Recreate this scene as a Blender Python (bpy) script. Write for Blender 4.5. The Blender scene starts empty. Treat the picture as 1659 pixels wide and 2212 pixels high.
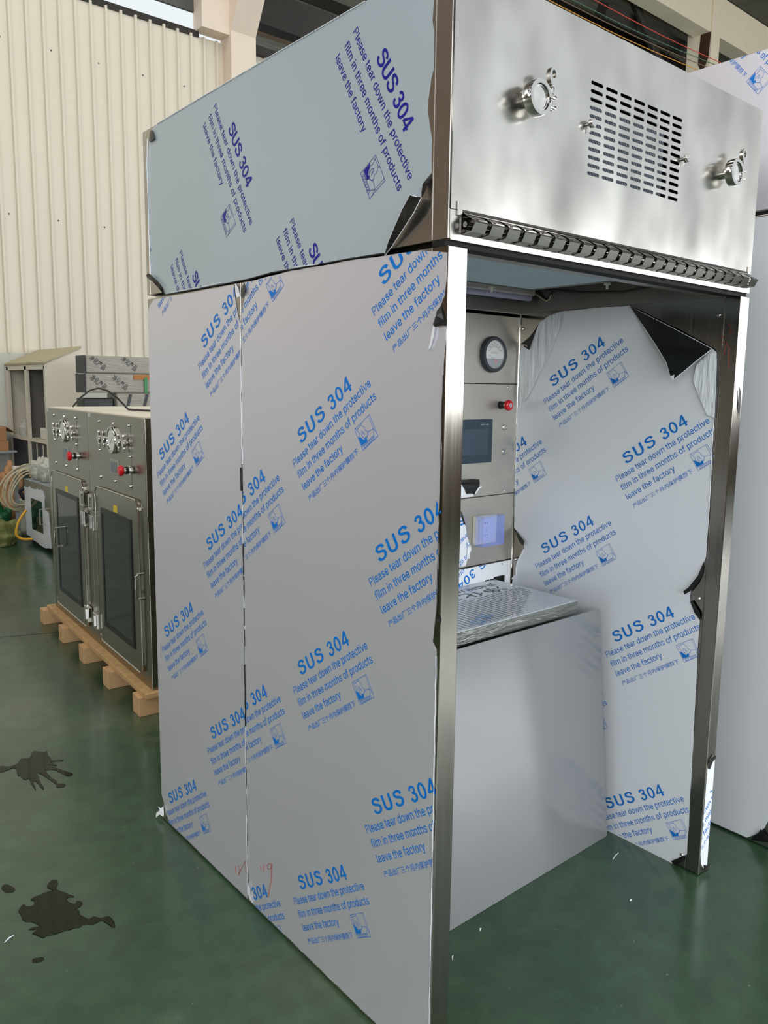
import bpy, bmesh, math, random
from mathutils import Vector, Matrix
from mathutils.geometry import tessellate_polygon
random.seed(7)
SC = bpy.context.scene
COL = SC.collection

# ------------------------------------------------------------------ camera
FOC, PPX, PPY = 1705.155, 834.4992, 1076.5099          # pixels of the 1659x2212 frame
CAMP = Vector((-1.185, -1.2097, 1.6542))
YAW, PIT, ROL = 0.868, -0.1404, 0.0128
_d = Vector((math.cos(PIT) * math.cos(YAW), math.cos(PIT) * math.sin(YAW), math.sin(PIT)))
_r = Vector((math.sin(YAW), -math.cos(YAW), 0.0))
_u = _r.cross(_d)
_r, _u = (math.cos(ROL) * _r + math.sin(ROL) * _u), (-math.sin(ROL) * _r + math.cos(ROL) * _u)
cam = bpy.data.cameras.new('camera')
cam.sensor_fit = 'VERTICAL'
cam.sensor_height = 36.0
cam.lens = 36.0 * FOC / 2212.0
cam.shift_x = -(PPX - 829.5) / 2212.0
cam.shift_y = (PPY - 1106.0) / 2212.0
cam.clip_start = 0.05
cam.clip_end = 200
camo = bpy.data.objects.new('camera', cam)
COL.objects.link(camo)
_m = Matrix((_r, _u, -_d)).transposed().to_4x4()
_m.translation = CAMP
camo.matrix_world = _m
SC.camera = camo


def P(px, py, ax, val):
    """measure: where the sight line of a photo pixel meets the plane ax = val"""
    i = 'xyz'.index(ax)
    v = _d + (px - PPX) / FOC * _r - (py - PPY) / FOC * _u
    return CAMP + (val - CAMP[i]) / v[i] * v


# ------------------------------------------------------------------ exposure, sky, daylight, added fill lamps
SC.view_settings.view_transform = 'Standard'
SC.view_settings.look = 'None'
SC.view_settings.exposure = 0.0
SC.view_settings.gamma = 1.0
SC.view_settings.use_curve_mapping = False
world = bpy.data.worlds.new('sky')
SC.world = world
world.use_nodes = True
bg = world.node_tree.nodes['Background']
bg.inputs['Color'].default_value = (0.90, 0.96, 1.0, 1)
bg.inputs['Strength'].default_value = 0.95


def area(name, loc, size, direction, power, color=(1, 1, 1)):
    l = bpy.data.lights.new(name, 'AREA')
    l.shape = 'RECTANGLE'
    l.size, l.size_y = size
    l.energy = power
    l.color = color
    o = bpy.data.objects.new(name, l)
    COL.objects.link(o)
    o.location = loc
    o.rotation_euler = Vector(direction).to_track_quat('-Z', 'Y').to_euler()
    return o


area('daylight_window_band', (4.75, -6.3, 2.40), (22.5, 2.0), (0, 1, 0), 1000, (0.94, 0.97, 1.0))
area('fill_light_left', (-6.8, -1.5, 5.5), (8.0, 4.0), (1, 0, 0), 275, (0.95, 0.98, 1.0))  # added lamp, brightens the surfaces that face left
area('fill_light_beam', (24.0, -6.3, 7.0), (12.0, 3.0), (0, 1, 0.1), 900, (1.0, 0.98, 0.94))  # added lamp, brightens the concrete beam at the right
for i, xx in enumerate((-4.0, 2.0, 10.0)):
    area('daylight_skylight', (xx, 1.6, 10.45), (1.6, 12.0), (0, 0, -1), 300, (1.0, 0.99, 0.96))
area('fill_light_bay', (15.0, 14.8, 9.3), (9.0, 1.2), (0, 0, -1), 420, (1.0, 0.99, 0.96))  # added lamp under the closed bay roof, makes the purlins visible


# ------------------------------------------------------------------ materials
def S(r, g, b):
    f = lambda c: c / 12.92 if c <= 0.04045 else ((c + 0.055) / 1.055) ** 2.4
    return tuple(f(c / 255.0) for c in (r, g, b))


MATS = {}


def mat(name, color, rough=0.5, metal=0.0, spec=0.5, var=0.0, vscale=6.0, stretch=(1, 1, 1), bump=0.0, bscale=60.0,
        bstretch=None, rvar=0.0, coat=0.0, alpha=1.0, trans=0.0, ior=1.45, sheen=0.0, bdist=0.01):
    m = bpy.data.materials.new(name)
    m.use_nodes = True
    nt = m.node_tree
    b = nt.nodes['Principled BSDF']
    b.inputs['Base Color'].default_value = (*color, 1)
    b.inputs['Roughness'].default_value = rough
    b.inputs['Metallic'].default_value = metal
    b.inputs['Specular IOR Level'].default_value = spec
    b.inputs['Coat Weight'].default_value = coat
    b.inputs['Alpha'].default_value = alpha
    b.inputs['Transmission Weight'].default_value = trans
    b.inputs['IOR'].default_value = ior
    tc = nt.nodes.new('ShaderNodeTexCoord')

    def noise(scale, st, detail=2.0):
        mp = nt.nodes.new('ShaderNodeMapping')
        mp.inputs['Scale'].default_value = st
        nt.links.new(tc.outputs['Object'], mp.inputs['Vector'])
        n = nt.nodes.new('ShaderNodeTexNoise')
        n.inputs['Scale'].default_value = scale
        n.inputs['Detail'].default_value = detail
        nt.links.new(mp.outputs['Vector'], n.inputs['Vector'])
        return n
    if var > 0 or rvar > 0:
        n = noise(vscale, stretch)
    if var > 0:
        mr = nt.nodes.new('ShaderNodeMapRange')
        mr.inputs['From Min'].default_value = 0.15
        mr.inputs['From Max'].default_value = 0.85
        mr.inputs['To Min'].default_value = 1 - var
        mr.inputs['To Max'].default_value = 1 + var
        nt.links.new(n.outputs['Fac'], mr.inputs['Value'])
        mx = nt.nodes.new('ShaderNodeVectorMath')
        mx.operation = 'SCALE'
        mx.inputs[0].default_value = color
        nt.links.new(mr.outputs['Result'], mx.inputs['Scale'])
        nt.links.new(mx.outputs['Vector'], b.inputs['Base Color'])
    if rvar > 0:
        mr = nt.nodes.new('ShaderNodeMapRange')
        mr.inputs['From Min'].default_value = 0.15
        mr.inputs['From Max'].default_value = 0.85
        mr.inputs['To Min'].default_value = max(0.02, rough - rvar)
        mr.inputs['To Max'].default_value = rough + rvar
        nt.links.new(n.outputs['Fac'], mr.inputs['Value'])
        nt.links.new(mr.outputs['Result'], b.inputs['Roughness'])
    if bump > 0:
        n2 = noise(bscale, bstretch or stretch, 3.0)
        bp = nt.nodes.new('ShaderNodeBump')
        bp.inputs['Strength'].default_value = bump
        bp.inputs['Distance'].default_value = bdist
        nt.links.new(n2.outputs['Fac'], bp.inputs['Height'])
        nt.links.new(bp.outputs['Normal'], b.inputs['Normal'])
    MATS[name] = m
    return m


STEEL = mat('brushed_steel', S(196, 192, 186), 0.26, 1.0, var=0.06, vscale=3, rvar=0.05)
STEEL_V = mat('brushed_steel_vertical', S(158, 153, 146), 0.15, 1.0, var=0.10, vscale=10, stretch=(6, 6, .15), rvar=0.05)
STEEL_F = mat('brushed_steel_front', S(194, 192, 186), 0.21, 1.0, var=0.42, vscale=4.2, stretch=(1.25, 1, .8), rvar=0.06)  # colour noise paints the blotchy reflections on the front plate
STEEL_D = mat('dull_steel', S(150, 148, 144), 0.36, 1.0, var=0.10, vscale=4, rvar=0.05)
STEEL_C = mat('satin_steel_panel', S(192, 188, 178), 0.38, 0.75, var=0.06, vscale=4, rvar=0.05)
CHROME = mat('polished_steel', S(205, 203, 200), 0.10, 1.0, bump=0.05, bscale=25)
CHROME_D = mat('polished_dark_steel', S(140, 138, 134), 0.09, 1.0)
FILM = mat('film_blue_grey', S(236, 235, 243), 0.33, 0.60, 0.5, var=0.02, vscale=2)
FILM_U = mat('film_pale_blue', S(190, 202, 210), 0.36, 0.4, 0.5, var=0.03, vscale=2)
FILM_W = mat('film_white_lifted', S(230, 235, 241), 0.34, 0.15, 0.5, var=0.02, vscale=2)  # film whitened in colour to lift the dim inner wall; also white door film
FILM_EDGE = mat('film_torn_white', S(235, 238, 242), 0.35, 0.0, 0.5, bump=0.2, bscale=60)
FILM_WRINKLE = mat('film_wrinkled', S(224, 230, 236), 0.14, 0.0, 0.8, var=0.04, vscale=12, bump=0.9, bscale=9, bstretch=(1, 5, 0.8), bdist=0.02)
FILM_BACK = mat('film_black_back', S(26, 26, 26), 0.30, 0.0, 0.5, var=0.2, vscale=12, bump=0.25, bscale=25)
INK = mat('ink_blue', S(10, 116, 204), 0.35, 0.0, 0.4)
INK_D = mat('ink_dark_blue', S(28, 30, 138), 0.35, 0.0, 0.4)
INK_K = mat('ink_black', S(40, 42, 46), 0.4)
INK_G = mat('ink_grey', S(120, 128, 138), 0.4)
RED_PEN = mat('red_crayon', S(170, 62, 44), 0.6)
BLACK = mat('black_plastic', S(22, 24, 26), 0.35, 0, 0.5)
GAP = mat('dark_gap', S(12, 12, 12), 0.8)
DGREY = mat('dark_grey_plastic', S(52, 56, 60), 0.35)
WHITE = mat('white_plastic', S(226, 224, 214), 0.4)
RED = mat('red_plastic', S(205, 22, 36), 0.28)
CREAM = mat('cream_paint', S(222, 214, 196), 0.5, var=0.03, vscale=3)
CREAM_W = mat('cream_cladding', S(222, 214, 196), 0.38, var=0.03, vscale=1.2, stretch=(1, 1, 0.3))
CONCRETE_B = mat('concrete_lifted', S(250, 238, 212), 0.75, var=0.04, vscale=4)  # concrete colour lightened for the poorly lit beam and right column
CONCRETE = mat('painted_concrete', S(232, 216, 198), 0.75, var=0.05, vscale=4, bump=0.15, bscale=12)
DARKROOF = mat('roof_dark', S(92, 92, 86), 0.8, var=0.3, vscale=2, bump=0.3, bscale=8)
BAYROOF = mat('bay_roof', S(160, 156, 146), 0.8, var=0.35, vscale=1.6, stretch=(1, 6, 1))  # roof colour lightened to make up for missing light in the bay
ROOFSTEEL = mat('roof_steel', S(44, 40, 36), 0.6, var=0.2, vscale=3)
PURLIN = mat('roof_purlin', S(120, 104, 84), 0.7, var=0.2, vscale=3)
WOOD = mat('pallet_wood', S(198, 160, 116), 0.75, var=0.16, vscale=7, stretch=(6, 6, 25), bump=0.3, bscale=18, bstretch=(4, 4, 18))
OSB = mat('chipboard', S(188, 152, 104), 0.8, var=0.25, vscale=24, bump=0.35, bscale=30)
GLASS_D = mat('dark_glass', S(30, 38, 36), 0.06, 0.0, 0.6)
YELLOW = mat('yellow_sticker', S(222, 196, 60), 0.5)
CARD = mat('cardboard', S(176, 128, 88), 0.8, var=0.08, vscale=8)
KRAFT = mat('kraft_paper', S(178, 132, 92), 0.75, var=0.12, vscale=5, bump=0.8, bscale=9, bdist=0.03)
REDBAG = mat('red_plastic_bag', S(168, 34, 40), 0.3, bump=0.7, bscale=14, bdist=0.03)
GREENBAG = mat('green_tarp', S(28, 92, 54), 0.4, var=0.3, vscale=7, bump=0.8, bscale=11, bdist=0.03)
OLIVEBAG = mat('olive_sack', S(112, 116, 64), 0.6, var=0.15, vscale=6, bump=0.8, bscale=9, bdist=0.03)
HOSE_Y = mat('yellow_hose', S(222, 164, 48), 0.4)
HOSE_B = mat('beige_hose', S(186, 176, 146), 0.45)
WRAP = mat('stretch_wrap', S(158, 152, 140), 0.22, 0.0, 0.6, var=0.14, vscale=5, stretch=(1, 1, 7), bump=0.6, bscale=14, bstretch=(1, 1, 5), bdist=0.01)
WRAP_W = mat('stretch_wrap_top', S(196, 204, 210), 0.16, 0.0, 0.7, var=0.05, vscale=8, bump=0.35, bscale=10, bstretch=(1, 3, 1))
WRAP_E = mat('stretch_wrap_edge', S(122, 126, 122), 0.12, 0.2, 0.8, var=0.35, vscale=9, stretch=(1, 1, 9), bump=0.9, bscale=18, bstretch=(1, 1, 6))
SATIN = mat('satin_sheet_steel', S(152, 154, 156), 0.18, 0.5, 0.5, var=0.03, vscale=3)
DIFF = mat('diffuser_mesh', S(184, 204, 214), 0.7, var=0.03, vscale=40)
SCREEN = mat('touch_screen', S(58, 74, 88), 0.14, 0.0, 0.5, var=0.10, vscale=9)
SCREENB = mat('screen_bezel', S(44, 62, 74), 0.2)
DIAL = mat('dial_white', S(226, 224, 218), 0.4)
LAMPB = mat('lamp_body', S(212, 204, 204), 0.4)
LAMPL = mat('lamp_lens', S(176, 176, 204), 0.3)
BLUECAP = mat('clear_blue_cover', S(140, 166, 250), 0.06, 0.0, 0.5, alpha=0.22)
SOCKETW = mat('socket_white', S(214, 218, 238), 0.4)
GLASSC = mat('gauge_glass', S(230, 236, 240), 0.03, 0, 0.5, alpha=0.16)
WATER = mat('puddle_water', S(20, 27, 17), 0.05, 0.0, 0.2)
LOCKER_IN = mat('locker_inside', S(112, 108, 102), 0.6, var=0.1)
GREYBLUE = mat('grey_blue_paint', S(150, 160, 162), 0.6)
LEFTW = mat('left_wall_paint', S(128, 104, 84), 0.7, var=0.15, vscale=0.8)
CLEARBAG = mat('clear_bag', S(190, 190, 178), 0.2, 0, 0.6, bump=0.8, bscale=22, bdist=0.02)
FILTER = mat('filter_mesh', S(150, 160, 176), 0.4, 0.4, 0.5)
nt = FILTER.node_tree
_w = nt.nodes.new('ShaderNodeTexWave'); _w.inputs['Scale'].default_value = 55; _w.bands_direction = 'DIAGONAL'
_t = nt.nodes.new('ShaderNodeTexCoord'); nt.links.new(_t.outputs['Object'], _w.inputs['Vector'])
_c = nt.nodes.new('ShaderNodeValToRGB'); _c.color_ramp.elements[0].color = (*S(74, 84, 98), 1); _c.color_ramp.elements[1].color = (*S(196, 206, 220), 1)
nt.links.new(_w.outputs['Fac'], _c.inputs['Fac']); nt.links.new(_c.outputs['Color'], nt.nodes['Principled BSDF'].inputs['Base Color'])
# machined disc: radial turning sheen
DISC = mat('turned_disc', S(215, 213, 210), 0.16, 1.0)
nt = DISC.node_tree
nt.nodes['Principled BSDF'].inputs['Anisotropic'].default_value = 0.85
_tg = nt.nodes.new('ShaderNodeTangent'); _tg.direction_type = 'RADIAL'; _tg.axis = 'Y'
nt.links.new(_tg.outputs['Tangent'], nt.nodes['Principled BSDF'].inputs['Tangent'])
# floor: green epoxy, worn and dusty, with one saw cut
FLOOR = mat('green_epoxy', S(72, 98, 78), 0.30, 0.0, 0.75, bump=0.03, bscale=5, bdist=0.01, coat=0.46)
nt = FLOOR.node_tree
b = nt.nodes['Principled BSDF']
b.inputs['Coat Roughness'].default_value = 0.14
tc = nt.nodes.new('ShaderNodeTexCoord')


def _n(scale, detail, rough=0.6):
    n = nt.nodes.new('ShaderNodeTexNoise')
    n.inputs['Scale'].default_value = scale
    n.inputs['Detail'].default_value = detail
    n.inputs['Roughness'].default_value = rough
    nt.links.new(tc.outputs['Object'], n.inputs['Vector'])
    return n


def _ramp(src, stops):
    r = nt.nodes.new('ShaderNodeValToRGB')
    e = r.color_ramp.elements
    while len(e) < len(stops):
        e.new(0.5)
    for k, (p, c) in enumerate(stops):
        e[k].position = p
        e[k].color = (*c, 1)
    nt.links.new(src, r.inputs['Fac'])
    return r


def _mix(fac, a, c, typ='MIX'):
    m = nt.nodes.new('ShaderNodeMix')
    m.data_type = 'RGBA'
    m.blend_type = typ
    if hasattr(fac, 'links'):
        nt.links.new(fac, m.inputs[0])
    else:
        m.inputs[0].default_value = fac
    for v, k in ((a, 6), (c, 7)):
        if hasattr(v, 'links'):
            nt.links.new(v, m.inputs[k])
        else:
            m.inputs[k].default_value = (*v, 1)
    return m.outputs[2]


big = _ramp(_n(1.3, 3).outputs['Fac'], [(0.25, S(38, 66, 46)), (0.55, S(50, 78, 54)), (0.80, S(84, 98, 74))])
mid = _ramp(_n(14, 5, 0.6).outputs['Fac'], [(0.35, (0.72, 0.72, 0.72)), (0.6, (1, 1, 1)), (0.8, (1.25, 1.25, 1.22))])
c1 = _mix(1.0, big.outputs['Color'], mid.outputs['Color'], 'MULTIPLY')
sp = _ramp(_n(55, 3).outputs['Fac'], [(0.70, (0, 0, 0)), (0.76, (1, 1, 1))])
c2 = _mix(sp.outputs['Color'], c1, S(128, 136, 120))
nt.links.new(c2, b.inputs['Base Color'])
rr = _ramp(_n(2.2, 2).outputs['Fac'], [(0.3, (0.24,) * 3), (0.7, (0.44,) * 3)])
nt.links.new(rr.outputs['Color'], b.inputs['Roughness'])

# ------------------------------------------------------------------ helpers
WM = {}


def tag(o, label=None, cat=None, group=None, kind=None):
    if label: o['label'] = label
    if cat: o['category'] = cat
    if group: o['group'] = group
    if kind: o['kind'] = kind
    return o


def thing(name, loc, label, cat, group=None, rotz=0.0):
    o = bpy.data.objects.new(name, None)
    o.empty_display_size = 0.1
    COL.objects.link(o)
    o.location = loc
    o.rotation_euler = (0, 0, rotz)
    WM[o] = Matrix.Translation(Vector(loc)) @ Matrix.Rotation(rotz, 4, 'Z')
    return tag(o, label, cat, group)


def catmull(pts, k=6, closed=False):
    """smooth curve through 3-D points"""
    n = len(pts)
    g = (lambda q: pts[q % n]) if closed else (lambda q: pts[min(max(q, 0), n - 1)])
    out = []
    for q in range(n if closed else n - 1):
        a, b_, c, d = g(q - 1), g(q), g(q + 1), g(q + 2)
        for r in range(k):
            t = r / k
            out.append(.5 * (2 * b_ + (c - a) * t + (2 * a - 5 * b_ + 4 * c - d) * t * t + (3 * b_ - a - 3 * c + d) * t ** 3))
    return out if closed else out + [pts[-1]]


class MB:
    """collects shapes given in world (or frame) coordinates into one mesh"""

    def __init__(s, frame=None):
        s.bm = bmesh.new()
        s.F = frame
        s.mi = 0

    def _v(s, c):
        return s.bm.verts.new(c)

    def face(s, vs, smooth=False):
        try:
            f = s.bm.faces.new(vs)
        except ValueError:
            return None
        f.material_index = s.mi
        f.smooth = smooth
        return f

    def poly(s, pts, smooth=False):
        return s.face([s._v(p) for p in pts], smooth)

    def box(s, x0, x1, y0, y1, z0, z1, bev=0.0):
        m = bmesh.new()
        r = bmesh.ops.create_cube(m, size=1)
        for v in m.verts:
            v.co = Vector((x0 + (v.co.x + .5) * (x1 - x0), y0 + (v.co.y + .5) * (y1 - y0), z0 + (v.co.z + .5) * (z1 - z0)))
        if bev > 0:
            bmesh.ops.bevel(m, geom=m.edges[:], offset=bev, segments=2, affect='EDGES', profile=0.5)
        s.join(m)
        return s

    def join(s, m, M=None):
        vm = {}
        for v in m.verts:
            vm[v] = s._v(M @ v.co if M else v.co)
        for f in m.faces:
            s.face([vm[v] for v in f.verts], f.smooth)
        m.free()

    def prism(s, pts, ext):
        """closed 3-D polygon swept along vector ext"""
        e = Vector(ext)
        a = [s._v(Vector(p)) for p in pts]
        c = [s._v(Vector(p) + e) for p in pts]
        n = len(pts)
        s.face(a[::-1]); s.face(c)
        for i in range(n):
            s.face([a[i], a[(i + 1) % n], c[(i + 1) % n], c[i]])
        return s

    def slab(s, pts, ext):
        """like prism but for non-convex outlines"""
        e = Vector(ext)
        P3 = [Vector(p) for p in pts]
        tr = tessellate_polygon([P3])
        a = [s._v(p) for p in P3]
        c = [s._v(p + e) for p in P3]
        for t in tr:
            s.face([a[i] for i in t]); s.face([c[i] for i in t])
        n = len(P3)
        for i in range(n):
            s.face([a[i], a[(i + 1) % n], c[(i + 1) % n], c[i]])
        return s

    def tube(s, path, rad, seg=10, caps=True, closed=False):
        path = [Vector(p) for p in path]
        n = len(path)
        rings = []
        up = Vector((0.13, 0.29, 0.95))
        for i, p in enumerate(path):
            if closed:
                t = path[(i + 1) % n] - path[i - 1]
            else:
                t = path[min(i + 1, n - 1)] - path[max(i - 1, 0)]
            t.normalize()
            a = t.cross(up)
            if a.length < 1e-3:
                a = t.cross(Vector((1, 0, 0)))
            a.normalize()
            bb = t.cross(a)
            R = rad[i] if isinstance(rad, (list, tuple)) else rad
            rings.append([s._v(p + R * (math.cos(2 * math.pi * k / seg) * a + math.sin(2 * math.pi * k / seg) * bb)) for k in range(seg)])
        for i in range(n if closed else n - 1):
            A, B = rings[i], rings[(i + 1) % n]
            for k in range(seg):
                s.face([A[k], A[(k + 1) % seg], B[(k + 1) % seg], B[k]], True)
        if caps and not closed:
            s.face(rings[0][::-1]); s.face(rings[-1])
        return s

    def lathe(s, origin, axis, prof, seg=32, smooth=True):
        """profile [(distance along axis, radius)]"""
        ax = Vector(axis).normalized()
        a = ax.cross(Vector((0, 0, 1)))
        if a.length < 1e-3:
            a = Vector((1, 0, 0))
        a.normalize()
        bb = ax.cross(a)
        o = Vector(origin)
        rings = []
        for h, r in prof:
            if r < 1e-6:
                rings.append([s._v(o + h * ax)])
            else:
                rings.append([s._v(o + h * ax + r * (math.cos(2 * math.pi * k / seg) * a + math.sin(2 * math.pi * k / seg) * bb)) for k in range(seg)])
        for A, B in zip(rings, rings[1:]):
            for k in range(seg):
                k2 = (k + 1) % seg
                if len(A) == 1 and len(B) == 1:
                    continue
                if len(A) == 1:
                    s.face([A[0], B[k2], B[k]], smooth)
                elif len(B) == 1:
                    s.face([A[k], A[k2], B[0]], smooth)
                else:
                    s.face([A[k], A[k2], B[k2], B[k]], smooth)
        return s

    def cyl(s, a, bpt, r, seg=20):
        a = Vector(a); bpt = Vector(bpt)
        L = (bpt - a).length
        return s.lathe(a, bpt - a, [(0, 0), (0, r), (L, r), (L, 0)], seg, False)

    def build(s, name, mats, parent=None, label=None, cat=None, group=None, kind=None, origin=None, sharp=True):
        bm = s.bm
        bmesh.ops.remove_doubles(bm, verts=bm.verts[:], dist=1e-6)
        bmesh.ops.recalc_face_normals(bm, faces=bm.faces[:])
        me = bpy.data.meshes.new(name)
        bm.to_mesh(me)
        bm.free()
        if s.F is not None:
            me.transform(s.F)
        for m in (mats if isinstance(mats, (list, tuple)) else [mats]):
            me.materials.append(m)
        if sharp and any(p.use_smooth for p in me.polygons):
            me.set_sharp_from_angle(angle=math.radians(38))
        o = bpy.data.objects.new(name, me)
        COL.objects.link(o)
        if parent is not None:
            o.parent = parent
            W = WM.get(parent, Matrix.Identity(4))
            me.transform(W.inverted())
            WM[o] = W
        else:
            if origin is None:
                vs = [v.co for v in me.vertices]
                mn = Vector([min(v[i] for v in vs) for i in range(3)])
                mx = Vector([max(v[i] for v in vs) for i in range(3)])
                origin = Vector(((mn.x + mx.x) / 2, (mn.y + mx.y) / 2, mn.z))
            me.transform(Matrix.Translation(-Vector(origin)))
            o.location = origin
            WM[o] = Matrix.Translation(Vector(origin))
        return tag(o, label, cat, group, kind)


def jag(poly, step=0.02, amp=0.0015, skip=()):
    """roughen a 2-D outline like torn film"""
    out = []
    n = len(poly)
    for i in range(n):
        a, c = Vector(poly[i]), Vector(poly[(i + 1) % n])
        out.append(a)
        L = (c - a).length
        if i in skip or L < step * 1.5:
            continue
        k = int(L / step)
        nrm = Vector((-(c - a).y, (c - a).x)).normalized()
        for j in range(1, k):
            out.append(a.lerp(c, (j + random.uniform(-.3, .3)) / k) + nrm * random.uniform(-amp, amp))
    return [tuple(v) for v in out]


def inside(p, poly):
    c = False
    n = len(poly)
    j = n - 1
    for i in range(n):
        xi, yi = poly[i][0], poly[i][1]
        xj, yj = poly[j][0], poly[j][1]
        if (yi > p[1]) != (yj > p[1]) and p[0] < (xj - xi) * (p[1] - yi) / (yj - yi) + xi:
            c = not c
        j = i
    return c


# ------------------------------------------------------------------ printed lettering
_TXT = {}


def glyphs(txt, off=0.0):
    """2-D outline-filled mesh of a text line: (verts, faces)"""
    key = (txt, off)
    if key not in _TXT:
        cu = bpy.data.curves.new('lettering', 'FONT')
        cu.body = txt
        cu.size = 1.0
        cu.offset = off
        cu.resolution_u = 3
        o = bpy.data.objects.new('lettering', cu)
        COL.objects.link(o)
        dg = bpy.context.evaluated_depsgraph_get()
        dg.update()
        me = bpy.data.meshes.new_from_object(o.evaluated_get(dg))
        _TXT[key] = ([(v.co.x, v.co.y) for v in me.vertices], [tuple(p.vertices) for p in me.polygons])
        bpy.data.objects.remove(o)
        bpy.data.curves.remove(cu)
        bpy.data.meshes.remove(me)
    return _TXT[key]


def line(txt, x0, x1, base, cap, off=0.0, capref=0.70):
    vs, fs = glyphs(txt, off)
    mn = min(v[0] for v in vs)
    mx = max(v[0] for v in vs)
    k = (x1 - x0) / (mx - mn)
    return [(x0 + (x - mn) * k, base + y * cap / capref) for x, y in vs], fs


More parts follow.
